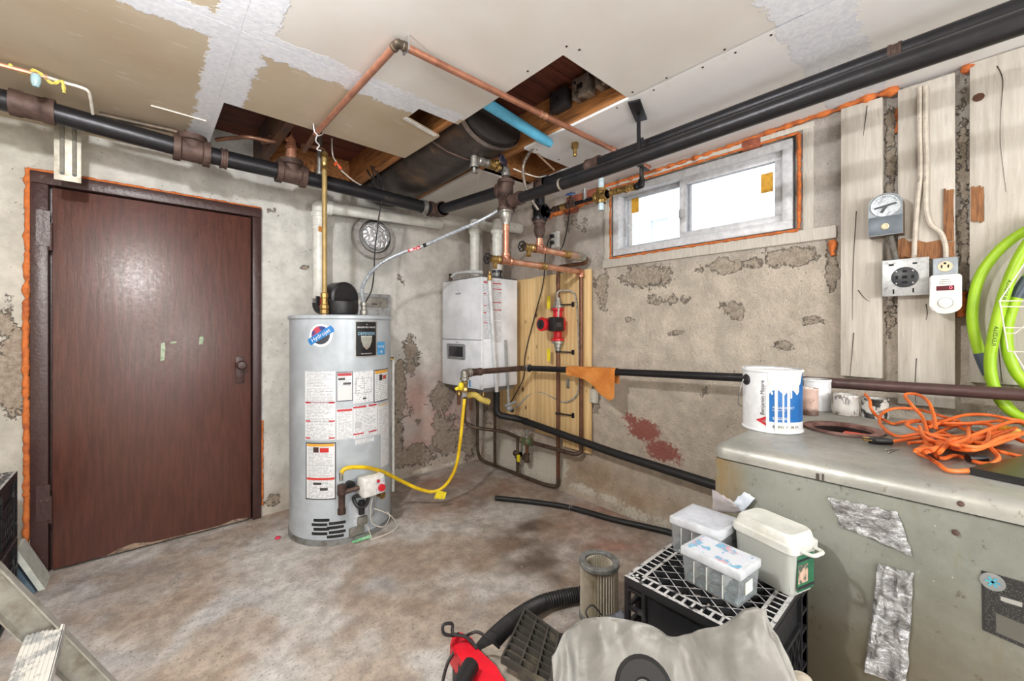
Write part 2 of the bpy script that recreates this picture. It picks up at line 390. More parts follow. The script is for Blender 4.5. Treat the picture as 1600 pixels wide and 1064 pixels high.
def ff(x, y):
    a = fbm(x, y, 0, 1.7, 5); b = fbm(x, y, 4, 6, 4)
    c = mixc((174, 164, 156), (197, 194, 191), sst(-.3, .25, a))
    c = mixc(c, (162, 166, 174), min(.8, blob(x, y, blue)*(.7+.8*b))); c = mixc(c, (205, 203, 200), .6*sst(.12, .4, fbm(x, y, 14, 4.5, 5)))
    c = mixc(c, (166, 128, 112), max(0, min(.85, blob(x, y, red)*(.9+.9*b))))
    c = mixc(c, (92, 78, 68), max(0, min(.85, blob(x, y, dark)*(1+1.2*b))))
    c = mixc(c, (158, 136, 116), .45*sst(.05, .35, fbm(x, y, 9, 2.6, 4)))
    return (x, y, .003*fbm(x, y, 2, 2)), c, (sst(.1, .4, b), 0, 0)
t = NT('stained_concrete_floor'); C = t.attr('Col').outputs['Color']
mid = t.noise(14, 7, rough=.7); fine = t.noise(90, 4)
col = t.mix(t.ramp(mid, .35, .65), t.mix(1., C, (.72, .71, .70, 1), 'MULTIPLY'), t.mix(1., C, (1.12, 1.12, 1.12, 1), 'MULTIPLY'))
col = t.mix(t.ramp(t.noise(4.5, 8, rough=.75), .54, .66, 0, .45), col, rgb((128, 116, 108)))
col = t.mix(t.ramp(fine, .55, .68, 0, .6), col, rgb((104, 94, 86))); col = t.mix(t.ramp(t.noise(38, 5), .66, .72, 0, .55), col, rgb((208, 202, 194)))
col = t.mix(t.math('MULTIPLY', t.ramp(t.voro(26), .10, .05), t.ramp(t.noise(3, 2), .5, .6)), col, rgb((70, 62, 56)))
t.set(col, t.ramp(mid, .3, .7, .5, .75)); t.bump(t.math('ADD', mid, t.math('MULTIPLY', fine, .4)), .35, .006)
m = MB(); surf(m, steps([-1.4, XR+.02], .022), steps([-.2, YB+.02], .022), ff)
m.box(-2.6, XR+.25, -2.4, YB+.25, -.2, -.012)
m.poly(((-2.5, -2.3, -.004), (-1.39, -2.3, -.004), (-1.39, YB, -.004), (-2.5, YB, -.004))).poly(((-1.39, -2.3, -.004), (XR, -2.3, -.004), (XR, -.19, -.004), (-1.39, -.19, -.004)))
floor = struct(m.done('floor', t.m, sharp=3))
# ---- ceiling: drywall sheets with holes cut through them, joists and boards above
def drywall(name, c, tan):
    t = NT(name); g = t.noise(11, 6, rough=.7); g2 = t.noise(60, 4)
    p = t.sep(t.coord()); X, Y = p[0], p[1]
    wob = t.math('MULTIPLY', t.math('SUBTRACT', g, .5), .10); wob2 = t.math('MULTIPLY', t.math('SUBTRACT', g2, .5), .05); wob = t.math('ADD', wob, wob2)
    def band(ax, c0, w): return t.ramp(t.math('ADD', t.math('ABSOLUTE', t.math('SUBTRACT', ax, c0)), wob), w+.004, w-.004)
    b1 = t.math('MULTIPLY', band(X, .262, .085), t.ramp(Y, .6, .62)); b2 = t.math('MULTIPLY', band(Y, 1.735, .075), t.ramp(X, 1.18, 1.16))
    b3 = t.math('MULTIPLY', band(Y, .36, .10), t.ramp(X, 1.30, 1.36)); b4 = t.math('MULTIPLY', band(X, .30, .03), t.ramp(Y, 2.45, 2.44, 0, 0))
    b = t.math('MAXIMUM', t.math('MAXIMUM', b1, b2), b3)
    base = t.mix(t.ramp(t.noise(2.2, 4), .3, .7), rgb(c), rgb(tan)); base = t.mix(t.ramp(t.noise(7, 6, t.map((1, 3, 1))), .60, .72, 0, .45), base, rgb((218, 210, 198)))
    jc = t.mix(t.ramp(g2, .3, .7), rgb((214, 216, 224)), rgb((230, 231, 236)))
    t.set(t.mix(b, base, jc), .8); t.b.inputs['Specular IOR Level'].default_value = .2
    t.bump(t.math('ADD', t.math('MULTIPLY', b, .6), t.math('MULTIPLY', t.noise(40, 5, t.map((1, 4, 1))), t.math('ADD', t.math('MULTIPLY', b, .35), .06))), .5, .004); return t.m
DT = drywall('tan_drywall', (196, 182, 162), (184, 168, 144)); DM = drywall('pale_drywall', (221, 217, 212), (213, 207, 200)); DW = drywall('white_drywall', (236, 234, 234), (229, 227, 226))
ceil = bpy.data.objects.new('ceiling', None); COL.objects.link(ceil); struct(ceil)
def sheet(poly, mat, z=ZC, t=.013):
    g = .0015; return MB().prism(poly, z, z+t).done('drywall_sheet', mat, ceil)
sheet([(-2.4, 1.703), (.2515, 1.702), (.2515, YB), (-2.4, YB)], DT)
sheet([(-2.4, -2.2), (.2515, -2.2), (.2515, 1.699), (-2.4, 1.697)], DT)
sheet([(.252, 1.703), (1.19, 1.703), (1.192, 1.752), (.970, 1.748), (.967, 1.868), (1.162, 1.922), (1.193, 1.93), (1.185, 2.312), (.274, 2.296), (.272, YB), (.252, YB)], DT)
sheet([(.252, -2.2), (1.627, -2.2), (1.627, .38), (1.624, .385), (1.624, 1.040), (1.188, 1.041), (1.190, 1.699), (.252, 1.699)], DM)
sheet([(1.632, -2.2), (XR, -2.2), (XR, .380), (1.632, .380)], DW)
sheet([(1.635, .380), (XR, .380), (XR, 2.17), (2.09, 2.17), (2.05, 1.74), (1.64, 1.735)], DW)
sheet([(1.62, 2.17), (XR, 2.17), (XR, YB), (1.67, YB)], DM)
lab(MB().bar((.955, 1.865, ZC-.004), (1.165, 1.925, ZC-.004), .02, .006).done('paper_flap', pm('torn_white_paper', (222, 220, 216), .8), ceil), 'torn white paper edge at the small slot')
WOOD = pm('joist_timber', (176, 118, 66), .7, 0, (120, 76, 44), 7, .45, .7, .3, 30, .2, (6, .6, 6)); WOODR = pm('old_red_boards', (104, 52, 34), .75, 0, (70, 36, 26), 5, .4, .7, .3, 30, .2, (.8, 5, 5)); WOODD = pm('dark_timber', (92, 60, 38), .8, 0, (58, 40, 30), 6, .4, .7, .3, 30)
m_ = [('joist', -1.2, WOOD), ('joist', -.35, WOOD), ('joist', .56, WOODD), ('joist', 1.165, WOOD), ('joist', 1.655, WOOD), ('joist', 2.12, WOOD)]
for nm, x, mt in m_: MB().box(x-.022, x+.022, -2.2, YB+.2, ZC+.014, 2.50, .003).done(nm, mt, ceil)
for x0, x1 in ((.58, 1.143), (1.187, 1.633), (1.677, 2.10)): MB().box(x0, x1, YB-.06, YB-.015, ZC+.02, 2.50).done('blocking', WOOD, ceil)
MB().box(.82, .86, 2.98, YB-.06, ZC-.02, ZC+.07).done('blocking', WOOD, ceil)
MB().box(1.677, 2.098, 2.09, 2.13, ZC+.014, 2.50).done('blocking', WOOD, ceil); MB().box(2.142, XR, 2.0, 2.04, ZC+.014, 2.50).done('blocking', WOOD, ceil)
y = -2.2
k = 0
while y < YB+.2:
    w = .138 + .01*random.random(); MB().box(-2.6, XR+.25, y, y+w-.004, 2.503, 2.525).done('subfloor_board', WOODR, ceil); y += w; k += 1
MB().box(-2.6, XR+.25, -2.4, YB+.25, 2.53, 2.6).done('subfloor_deck', WOODD, ceil)
# nails / screw heads in the sheets
SC = pm('dark_screw_head', (58, 54, 52), .5, .5)
for x, y in ((1.60, 1.0), (1.655, .93), (1.615, .85), (1.657, .72), (1.66, .6), (1.612, .62), (1.16, 1.0), (1.155, 1.2), (1.21, .98), (1.66, 1.12), (1.9, 1.70), (1.70, 1.69), (1.655, .48)):
    MB().cyl((x, y, ZC-.002), (x, y, ZC+.002), .0045, seg=8).done('screw_head', SC, ceil)
# foam along the top of the window wall
def foam_bead(par, pts, r, seed=0, name='spray_foam'):
    P = spline(pts, 10); q = []
    L = [0]
    for a, b in zip(P, P[1:]): L.append(L[-1]+(b-a).length)
    N = max(8, int(L[-1]/.009)); j = 0
    for i in range(N+1):
        s = L[-1]*i/N
        while j < len(L)-2 and L[j+1] < s: j += 1
        f = (s-L[j])/max(1e-6, L[j+1]-L[j]); q.append(P[j].lerp(P[j+1], f) + V((n3(s*30, seed, 1), n3(s*30, seed, 2), n3(s*30, seed, 3)))*r*.35)
    return MB().tube(q, r, 8, rf=lambda i: max(.25, 1+.75*n3(i*.23, seed, 5)+.35*n3(i*.7, seed, 9))).done(name, FOAM, par, sharp=3)
foam_bead(wall_e, [(XR-.012, 1.75, ZC-.03), (XR-.012, 1.2, ZC-.028), (XR-.01, .9, ZC-.02), (XR-.014, .55, ZC-.008), (XR-.016, .40, ZC-.01)], .012, 1)
foam_bead(wall_e, [(XR-.02, .42, ZC-.008), (XR-.04, .3, ZC-.01), (XR-.03, .22, ZC-.012)], .016, 2)
foam_bead(wall_e, [(XR-.02, .03, ZC-.012), (XR-.03, -.0, ZC-.014), (XR-.02, -.2, ZC-.012), (XR-.015, -1.0, ZC-.01)], .013, 3)
foam_bead(wall_e, [(XR-.01, 2.3, 2.16), (XR-.012, 2.1, 2.17), (XR-.01, 1.8, 2.20)], .02, 4)
foam_bead(wall_e, [(XR-.02, .212, 1.50), (XR-.02, .205, 1.35), (XR-.02, .21, 1.18), (XR-.02, .212, 1.05)], .009, 5)
foam_bead(wall_e, [(XR-.02, .222, 2.2), (XR-.02, .222, 2.1)], .008, 6); foam_bead(wall_e, [(XR-.015, .03, 1.40), (XR-.015, .035, 1.30)], .012, 7); foam_bead(wall_e, [(XR-.012, .452, 1.67), (XR-.012, .448, 1.60)], .014, 8)
BRICK = pm('red_brick', (150, 84, 62), .85, 0, (120, 66, 52), 20, .45, .65, .5, 60)
for y, z, w in ((2.02, 2.235, .15), (1.86, 2.24, .14), (2.05, 2.16, .12), (.80, 2.243, .09)):
    MB().box(XR-.022, XR+.02, y-w/2, y+w/2, z-.028, z+.028, .004).done('brick', BRICK, wall_e)
# ================================================================ DOOR
t = NT('brown_gloss_paint'); g = t.noise(9, 6, t.map((6, 1, .6)), .65); f = t.noise(70, 3); c = t.noise(26, 5, rough=.75)
col = t.mix(t.ramp(g, .35, .65), rgb((72, 39, 31)), rgb((90, 50, 40)))
col = t.mix(t.ramp(t.math('ADD', c, t.ramp(t.sep(t.coord())[2], .5, -.2, 0, .06)), .74, .77), col, rgb((188, 178, 168)))
t.set(col, t.ramp(f, .3, .7, .34, .50)); t.b.inputs['Specular IOR Level'].default_value = .6; t.b.inputs['Coat Weight'].default_value = .35; t.b.inputs['Coat Roughness'].default_value = .3; t.bump(t.math('ADD', g, t.math('MULTIPLY', f, .3)), .25, .004); DOORM = t.m
FRAMEM = pm('brown_frame_paint', (66, 44, 42), .35, 0, (92, 78, 70), 22, .62, .72, .5, 50)
door = bpy.data.objects.new('door_1', None); COL.objects.link(door); struct(door); door.location = (.08, YB, 0)
MB().box(DX0, -.363, YB-.035, YB+.10, 0, DZ-.06, .004).done('door_jamb', FRAMEM, door); MB().box(.530, DX1, YB-.030, YB+.10, 0, DZ-.06, .004).done('door_jamb', FRAMEM, door)
MB().box(DX0, DX1, YB-.038, YB+.10, DZ-.06, DZ, .004).done('door_lintel', FRAMEM, door)
m = MB(); m.box(-.352, .522, YB-.018, YB+.024, .012, DZ-.068, .004); dp = m.done('door_panel', DOORM, door)
MB().box(DX0-.02, DX1+.02, YB+.101, YB+.25, -.02, DZ+.02).box(-.363, .530, YB+.03, YB+.10, 0, DZ-.06).done('door_light_block', FRAMEM, door)  # unseen backing behind the door, widened to keep outside light from leaking in
for z in (1.72, .33):
    m = MB(); m.cyl((-.357, YB-.030, z-.07), (-.357, YB-.030, z+.07), .009, seg=10); m.box(-.405, -.357, YB-.039, YB-.034, z-.05, z+.13); m.done('hinge', FRAMEM, door)
m = MB(); m.box(.440, .486, YB-.024, YB-.017, .90, 1.07, .002); pl = m.done('latch_plate', FRAMEM, door)
MB().lathe([(.012, 0), (.012, .03), (.026, .035), (.03, .05), (.022, .064), (.001, .066)], (.463, YB-.022, 1.02), (0, -1, 0), 18).done('knob', FRAMEM, pl)
PAP = pm('torn_paper_scrap', (176, 190, 168), .8, 0, (140, 160, 130), 40)
for x, z, w, h in ((.082, 1.118, .022, .11), (.262, 1.18, .022, .05), (.13, 1.17, .03, .012)):
    MB().prism([(x-w/2, z-h/2), (x+w/2*.6, z-h/2*.9), (x+w/2, z+h*.2), (x+w/2*.7, z+h/2), (x-w/2*.8, z+h/2*.85)], 0, .0012, lambda u, v, q: (u, YB-.0185-q, v)).done('paper_scrap', PAP, door)
MB().prism([(-.16, .013), (.1, .013), (.5, .013), (.5, .026), (.42, .032), (.36, .018), (.2, .020), (.04, .024), (-.04, .044), (-.10, .036)], 0, .001, lambda u, v, q: (u, YB-.0185-q, v)).done('bare_wood_edge', pm('worn_bare_wood', (150, 130, 112), .8, 0, (92, 74, 62), 30), door)
foam_bead(door, [(DX0-.008, YB-.015, DZ+.008), (DX0-.010, YB-.015, 1.6), (DX0-.016, YB-.015, 1.2), (DX0-.014, YB-.015, .9), (DX0-.012, YB-.015, .5), (DX0-.014, YB-.015, .18)], .013, 11)
foam_bead(door, [(DX0-.01, YB-.015, DZ+.008), (-.2, YB-.02, DZ+.008), (.2, YB-.02, DZ+.006), (DX1, YB-.018, DZ+.004)], .008, 12)
foam_bead(door, [(DX1+.008, YB-.015, .64), (DX1+.006, YB-.015, .4), (DX1+.008, YB-.015, .08)], .007, 13)
# ================================================================ WINDOW
win = bpy.data.objects.new('window_1', None); COL.objects.link(win); struct(win); win.location = (XR, 1.145, 1.745)
VIN = pm('white_vinyl', (206, 207, 210), .35); VIN2 = pm('grey_vinyl_shade', (184, 186, 190), .4)
y0, y1, z0, z1 = WIN[0]+.012, WIN[1]-.012, WIN[2]+.012, WIN[3]-.012
def rectframe(par, name, mat, x0, x1, a, b, c, d, w):
    m = MB(); m.box(x0, x1, a, b, c, c+w, .002); m.box(x0, x1, a, b, d-w, d, .002); m.box(x0, x1, a, a+w, c+w, d-w, .002); m.box(x0, x1, b-w, b, c+w, d-w, .002); return m.done(name, mat, par)
rectframe(win, 'window_frame', VIN, XR-.012, XR+.10, y0, y1, z0, z1, .045)
ym = 1.19
sa = rectframe(win, 'sash', VIN, XR+.012, XR+.045, y0+.045, ym+.022, z0+.045, z1-.045, .040)
sb = rectframe(win, 'sash', VIN2, XR+.055, XR+.085, ym-.022, y1-.045, z0+.045, z1-.045, .022)
t = NT('window_glass'); t.set((1, 1, 1, 1), .02, 0); t.b.inputs['Transmission Weight'].default_value = 1; t.b.inputs['IOR'].default_value = 1.02; GLASS = t.m
MB().box(XR+.026, XR+.030, y0+.085, ym-.018, z0+.085, z1-.085).done('pane', GLASS, sa); MB().box(XR+.068, XR+.072, ym, y1-.067, z0+.067, z1-.067).done('pane', GLASS, sb)
MB().box(XR-.002, XR+.014, ym+.005, ym+.02, 1.93, 1.98, .003).done('sash_latch', VIN2, sa)
YST = pm('yellow_sticker', (214, 160, 44), .6, 0, (190, 140, 40), 40)
c = aX(1199, 286, XR+.03); MB().box(XR+.022, XR+.0255, c.y-.028, c.y+.028, c.z-.05, c.z+.05).done('sticker', YST, sa)
c = aX(993, 321, XR+.07); MB().box(XR+.064, XR+.0675, c.y-.026, c.y+.026, c.z-.05, c.z+.05).done('sticker', YST, sb)
OLDW = pm('old_painted_wood', (196, 190, 180), .75, 0, (160, 146, 130), 8, .6, .75, .4, 40, .1, (3, 8, .8))
MB().box(XR-.022, XR+.05, .435, 1.76, WIN[2]-.065, WIN[2]-.005, .004).done('window_sill', OLDW, win)
MB().box(XR-.014, XR+.05, WIN[1]+.012, WIN[1]+.06, WIN[2]-.01, WIN[3]+.01, .003).done('window_trim', OLDW, win); MB().box(XR-.014, XR+.05, .525, .568, WIN[2]-.005, WIN[3]+.02, .003).done('window_trim', OLDW, win)
MB().box(XR-.016, XR+.05, .52, 1.75, WIN[3]+.012, WIN[3]+.04, .003).done('window_trim', OLDW, win)
foam_bead(win, [(XR-.012, .585, 1.75), (XR-.012, .584, 2.0), (XR-.014, .585, 2.225)], .009, 21); foam_bead(win, [(XR-.014, .585, 2.228), (XR-.014, 1.0, 2.232), (XR-.012, 1.7, 2.228)], .007, 22)
foam_bead(win, [(XR-.024, .585, 1.742), (XR-.024, 1.0, 1.743), (XR-.020, 1.70, 1.742)], .007, 23); foam_bead(win, [(XR-.012, 1.700, 1.75), (XR-.012, 1.700, 2.22)], .006, 24)
# neighbour's house seen through the panes, washed out by daylight
HW = pm('pale_siding', (232, 234, 236), .8); m = MB()
nh = thing('neighbour_house', 'pale sided house beyond the basement window, washed out', 'house', (6.2, 4, .9))
MB().box(6.2, 6.6, -3, 9, -.2, 6).done('house_wall', HW, nh)
for y in (3.35, 3.95):
    f = rectframe(nh, 'house_window', HW, 6.14, 6.21, y-.2, y+.2, 2.2, 3.05, .05); MB().box(6.17, 6.19, y-.15, y+.15, 2.25, 3.0).done('pane', pm('pale_blue_glass', (214, 226, 234), .2), f)
struct(MB().box(XR+.25, 6.6, -3, 9, .9, 1.0).done('outside_ground', pm('snowy_ground', (225, 226, 230), .9)))
# ================================================================ PIPEWORK
def aD(px, py, d): return O_ + _ray(px, py)*d
G_MAIN = 'iron steam mains under the ceiling'
# heating duct in the ceiling opening
du = thing('heating_duct', 'large dark round metal duct running through the ceiling opening', 'duct', (1.41, 2.4, 2.36))
DUCTM = pm('dirty_duct_metal', (70, 62, 58), .42, .55, (120, 92, 66), 5, .5, .75, .3, 20, .2)
def oval(y, rx, rz, zc, xc=1.41, n=28): return [V((xc+rx*math.cos(2*math.pi*i/n), y, zc+rz*math.sin(2*math.pi*i/n))) for i in range(n)]
m = MB(); m.skin([[m.bm.verts.new(p) for p in oval(y, .195, .125, 2.365-.03*s)] for y, s in ((1.75, 0), (2.1, .2), (2.101, .25), (2.5, .7), (2.9, .9), (YB-.09, .9))]); m.done('duct_body', DUCTM, du)
m = MB(); m.skin([[m.bm.verts.new(p) for p in oval(y, r, r*.64, 2.365)] for y, r in ((1.735, .198), (1.735, .201), (1.765, .201), (1.765, .197))], False, False); m.done('duct_rim', pm('duct_rim_metal', (150, 138, 130), .35, .7), du)
m = MB(); m.skin([[m.bm.verts.new(p) for p in oval(y, r, r*.63, 2.372)] for y, r in ((1.715, .15), (1.722, .178), (1.74, .188))]); m.done('inner_duct', pm('dark_duct_metal', (52, 46, 44), .6, .4), du)
m = MB(); m.tube([(1.20, 2.02, 2.30), (1.28, 1.99, 2.255), (1.40, 1.96, 2.233), (1.52, 1.93, 2.25), (1.60, 1.90, 2.30)], .006, 6); m.done('perforated_strap', RUST, du)
solo(MB().cyl((1.10, 1.555, 2.345), (1.60, 1.545, 2.271), .027, seg=18).cyl((1.60, 1.545, 2.271), (1.66, 1.545, 2.262), .027, .020, 18), 'blue_pipe', pm('sky_blue_plastic', (92, 172, 206), .4, 0, (60, 132, 170), 6, .6, .8), 'sky blue plastic pipe crossing the ceiling opening beside the duct', 'pipe', (1.42, 1.55, 2.27))
BOXM = pm('old_box_metal', (160, 152, 140), .5, .6, (84, 72, 62), 20, .45, .65)
for i, (y, lb) in enumerate(((1.42, 'dark old metal junction box in ceiling opening, nearest the blue pipe'), (1.27, 'rounded old metal junction box in ceiling opening, middle of three'), (1.13, 'old metal junction box in ceiling opening, nearest the drywall corner'))):
    b = thing('junction_box', lb, 'junction box', (1.633, y, 2.42), 'junction boxes on the joist')
    m = MB(); m.box(1.57, 1.633, y-.055, y+.055, 2.375, 2.475, .012); m.done('box_body', BOXM if i else pm('blackened_metal', (58, 54, 54), .55, .4), b)
    MB().box(1.566, 1.571, y-.016, y+.016, 2.41, 2.435).cyl((1.571, y+.03, 2.45), (1.565, y+.03, 2.45), .008, seg=8).done('knockout', BLACKPL, b)
# ---- steam main along the door wall
sm = thing('steam_main', 'long black iron main along the door wall under the ceiling, with rusty tees', 'pipe', (.6, 2.70, 2.2), G_MAIN)
PM = [V((-2.38, 2.70, 2.225)), aY(52, 168, 2.70), aY(300, 236, 2.70), aY(455, 272, 2.70), aY(640, 318, 2.70)]
P1 = V((1.655, 2.70, 2.142)); A = V((1.655, 1.912, 2.105))
for a, b in zip(PM, PM[1:]+[P1]): length(sm, a, b, .044, BLACKPIPE)
dx = (P1-PM[2]).normalized()
coupling(sm, PM[1], dx, .045, RUST, .13, 'coupling', 1.22); fitting(sm, 'tee', PM[2], (dx, -dx, Z_), .045, RUST, .075, 1.22); fitting(sm, 'tee', PM[3], (dx, -dx, Z_), .045, RUST, .08, 1.22)
coupling(sm, PM[2]+dx*.135, dx, .045, RUST, .03, 'union', 1.2)
length(sm, P1+V((0, -.05, 0)), A, .036, BLACKPIPE); fitting(sm, 'elbow', P1, (-dx, -Y_), .040, RUST, .075, 1.2); coupling(sm, P1-dx*.12, dx, .044, GALV, .03, 'union', 1.22)
q = PM[2]+Z_*.07
fitting(sm, 'elbow', q, (-dx, -Z_), .018, RUST, .035); m = MB(); m.tube(bent([q, q+V((-.07, 0, .012)), q+V((-.34, .02, .01))], .02), .014); m.done('branch_pipe', TARN, sm)
# copper stubs rising out of that main's tee into the ceiling hole
q = PM[3]+Z_*.085
cs = thing('copper_riser', 'bright copper riser standing on the rusty tee, entering the ceiling hole', 'pipe', q)
length(cs, q, q+Z_*.07, .026, COPPERB); coupling(cs, q+Z_*.02, Z_, .026, COPPERB, .03, 'coupling', 1.15); fitting(cs, 'elbow', q+Z_*.115, (-Z_, V((-.6, -.5, .3))), .022, COPPERB, .045, 1.15)
m = MB(); m.cyl(q+V((-.03, -.02, .12)), q+V((-.16, -.03, .05)), .016); m.done('branch_pipe', COPPERD, cs); coupling(cs, q+V((-.1, -.026, .084)), V((-.13, -.01, -.07)), .016, COPPERB, .03)
# thin tube in the far left of the hole
solo(MB().tube(bent([(.30, 2.80, 2.30), (.42, 2.62, 2.292), (.56, 2.62, 2.30), (.58, 2.64, 2.38)], .04), .011), 'copper_tube', COPPERD, 'thin dull copper tube across the dark left end of the ceiling hole', 'pipe', (.45, 2.62, 2.3))
# ---- vertical riser beside the boiler and the lower of the twin mains
B_ = V((1.655, 1.912, 2.022)); 
rs = thing('steam_riser', 'rusty tee stack dropping to a copper pipe in front of the boiler', 'pipe', (1.655, 1.912, 1.667))
fitting(rs, 'tee', A, (Y_, Z_, -Z_), .036, RUST, .055, 1.25); fitting(rs, 'tee', B_, (-Y_, Z_, -Z_), .036, RUST, .05, 1.25)
MB().lathe([(.040, 0), (.046, .0), (.046, -.015), (.040, -.02), (.040, -.035), (.034, -.06), (.024, -.075), (.024, -.09)], B_-Z_*.045, (0, 0, 1), 18).done('reducer', GALV, rs)
length(rs, B_-Z_*.13, (1.655, 1.912, 1.667), .019, COPPER); coupling(rs, B_-Z_*.15, Z_, .019, COPPERB, .04, 'coupling', 1.18)
length(rs, A+Z_*.05, A+Z_*.115, .020, RUST); fitting(rs, 'elbow', A+Z_*.12, (-Z_, -X_), .018, GALV, .04)
top = A+Z_*.12
length(rs, top, top-X_*.235, .015, GALV); gate_valve(rs, top-X_*.10, X_, V((.3, -1, .3)), .019, BRASS, pm('blue_black_enamel', (36, 38, 62), .4), .034, .07); coupling(rs, top-X_*.17, X_, .017, GALV, .05, 'union', 1.5)
fitting(rs, 'tee', top-X_*.24, (X_, Z_, -Z_), .017, GALV, .05); length(rs, top-X_*.24-Z_*.04, top-X_*.24-Z_*.075, .011, GALV); wheel(rs, top-X_*.24-Z_*.078, Z_, .017, GALV, 4)
LM = [B_-Y_*.05, V((1.655, 1.20, 2.016)), V((1.655, .25, 2.026)), V((1.655, -1.6, 2.02))]
lm = thing('lower_main', 'lower of the two long black iron mains running along the window wall', 'pipe', (1.655, .2, 2.02), G_MAIN)
for a, b in zip(LM, LM[1:]): length(lm, a, b, .031, BLACKPIPE)
coupling(lm, LM[0]-Y_*.045, Y_, .031, RUST, .09); coupling(lm, V((1.655, 1.46, 2.017)), Y_, .031, pm('worn_band', (176, 166, 152), .5, .5), .012, 'band', 1.08)
# ---- upper main and its drop
um = thing('upper_main', 'upper of the two long black iron mains, nearest the drywall, turning down by the boiler', 'pipe', (1.90, .2, 2.185), G_MAIN)
E_ = V((1.90, 1.865, 2.178))
for a, b in ((E_, V((1.90, .25, 2.182))), (V((1.90, .25, 2.182)), V((1.90, -1.6, 2.178)))): length(um, a, b, .031, BLACKPIPE)
coupling(um, (1.90, 1.435, 2.18), Y_, .031, RUST, .09); coupling(um, (1.90, .18, 2.181), Y_, .031, RUST, .035, 'coupling', 1.12)
fitting(um, 'elbow', E_, (-Y_, -Z_), .034, RUST, .06); length(um, E_-Z_*.05, (1.90, 1.865, 1.97), .033, BLACKPIPE); fitting(um, 'tee', (1.90, 1.865, 1.995), (Z_, -Z_, -Y_), .034, BLACKPIPE, .05)
MB().lathe([(.041, 0), (.041, -.02), (.033, -.022), (.033, -.04), (.036, -.045), (.038, -.065), (.026, -.10), (.022, -.102), (.022, -.115)], (1.90, 1.865, 1.945), Z_, 18).done('reducer', RUST, um)
length(um, (1.90, 1.865, 1.84), (1.90, 1.865, 1.765), .019, COPPERB); coupling(um, (1.90, 1.865, 1.815), Z_, .019, COPPERB, .03, 'coupling', 1.18)
# ---- brass line that leaves the drop's tee and turns up to the ceiling
bl = thing('brass_valve_line', 'small black line with brass valves below the twin mains left of window', 'pipe', (1.90, 1.5, 1.99))
L0 = V((1.90, 1.80, 1.993)); L1 = V((1.90, 1.135, 1.985))
length(bl, L0, L1, .011, BLACKPIPE); fitting(bl, 'elbow', L1, (Y_, Z_), .012, BLACKPIPE, .03); length(bl, L1, L1+Z_*.24, .011, BLACKPIPE)
for y, mt in ((1.72, RUST), (1.66, BRASS), (1.30, BRASS), (1.25, BRASS)): coupling(bl, (1.90, y, 1.992), Y_, .012, mt, .045, 'coupling', 1.55)
gate_valve(bl, (1.90, 1.60, 1.991), Y_, V((-.4, -.2, 1)), .014, RUST, pm('blue_enamel', (38, 74, 124), .4), .026, .06)
gate_valve(bl, (1.90, 1.20, 1.988), Y_, V((-.8, -.3, -.3)), .014, BRASS, BRASS, .016, .035)
fitting(bl, 'tee', (1.90, 1.385, 1.99), (Y_, -Y_, Z_, -Z_), .016, BRASS, .04, 1.5)
for s, n in ((1, .13), (-1, .08)): length(bl, (1.90, 1.385, 1.99+s*.03), (1.90, 1.385, 1.99+s*n), .016, pm('pale_blue_pipe', (186, 206, 214), .4))
length(bl, (1.90, 1.50, 1.99), (1.90, 1.50, 2.06), .012, CHROME)
hg = thing('pipe_hanger', 'dark strap hanger with plate holding the mains at the drywall edge', 'hanger', (1.70, 1.10, ZC))
MB().bar((1.66, 1.03, ZC-.006), (1.84, 1.10, ZC-.006), .055, .008, Z_).done('hanger_plate', BLACKPIPE, hg); MB().bar((1.78, 1.08, ZC-.008), (1.80, 1.09, 2.04), .018, .006, X_).bar((1.80, 1.09, 2.05), (1.90, 1.10, 2.05), .018, .006).done('strap', BLACKPIPE, hg)
# ---- copper loop under the ceiling
cl = thing('ceiling_copper_line', 'long copper pipe strapped under the ceiling, turning one corner', 'pipe', (.67, 1.355, 2.255))
C0 = V((.668, 1.355, 2.258)); C1 = V((.662, 2.26, 2.258)); C2 = V((2.34, 1.345, 2.252))
length(cl, C0, C1, .0135, COPPER); length(cl, C0, C2, .0135, COPPER); fitting(cl, 'elbow', C0, (Y_, X_), .0138, TARN, .03, 1.06)
length(cl, C1, (.72, 2.69, 2.325), .0135, COPPERD); coupling(cl, (1.40, 1.35, 2.255), X_, .0135, COPPERB, .04, 'coupling', 1.15); coupling(cl, (1.95, 1.347, 2.254), X_, .0135, COPPERB, .03, 'coupling', 1.15)
m = MB(); m.tube([(.64, 2.23, 2.29), (.645, 2.23, 2.25), (.665, 2.23, 2.235), (.685, 2.23, 2.25), (.69, 2.23, 2.29)], .003, 6); m.tube(spline([(.66, 2.235, 2.24), (.655, 2.24, 2.21), (.67, 2.235, 2.19), (.66, 2.24, 2.17), (.68, 2.235, 2.165)], 6), .0035, 5); m.done('hanging_wire_tie', pm('soft_grey_wire', (180, 176, 176), .4, .4), cl)
m = MB(); m.tube([(.70, 1.33, ZC), (.70, 1.335, 2.24), (.70, 1.355, 2.24), (.70, 1.375, 2.24), (.70, 1.38, ZC)], .003, 6); m.done('pipe_clip', CHROME, cl)
m = MB(); m.lathe([(.014, 0), (.020, .0), (.020, -.03), (.012, -.035), (.012, -.06)], (1.80, 1.49, 2.292), Z_, 10); m.ball((1.80, 1.49, 2.225), .012); o = solo(m, 'bleed_valve', BRASS, 'small brass bleed valve hanging below the blue pipe end', 'valve', (1.80, 1.49, 2.29))
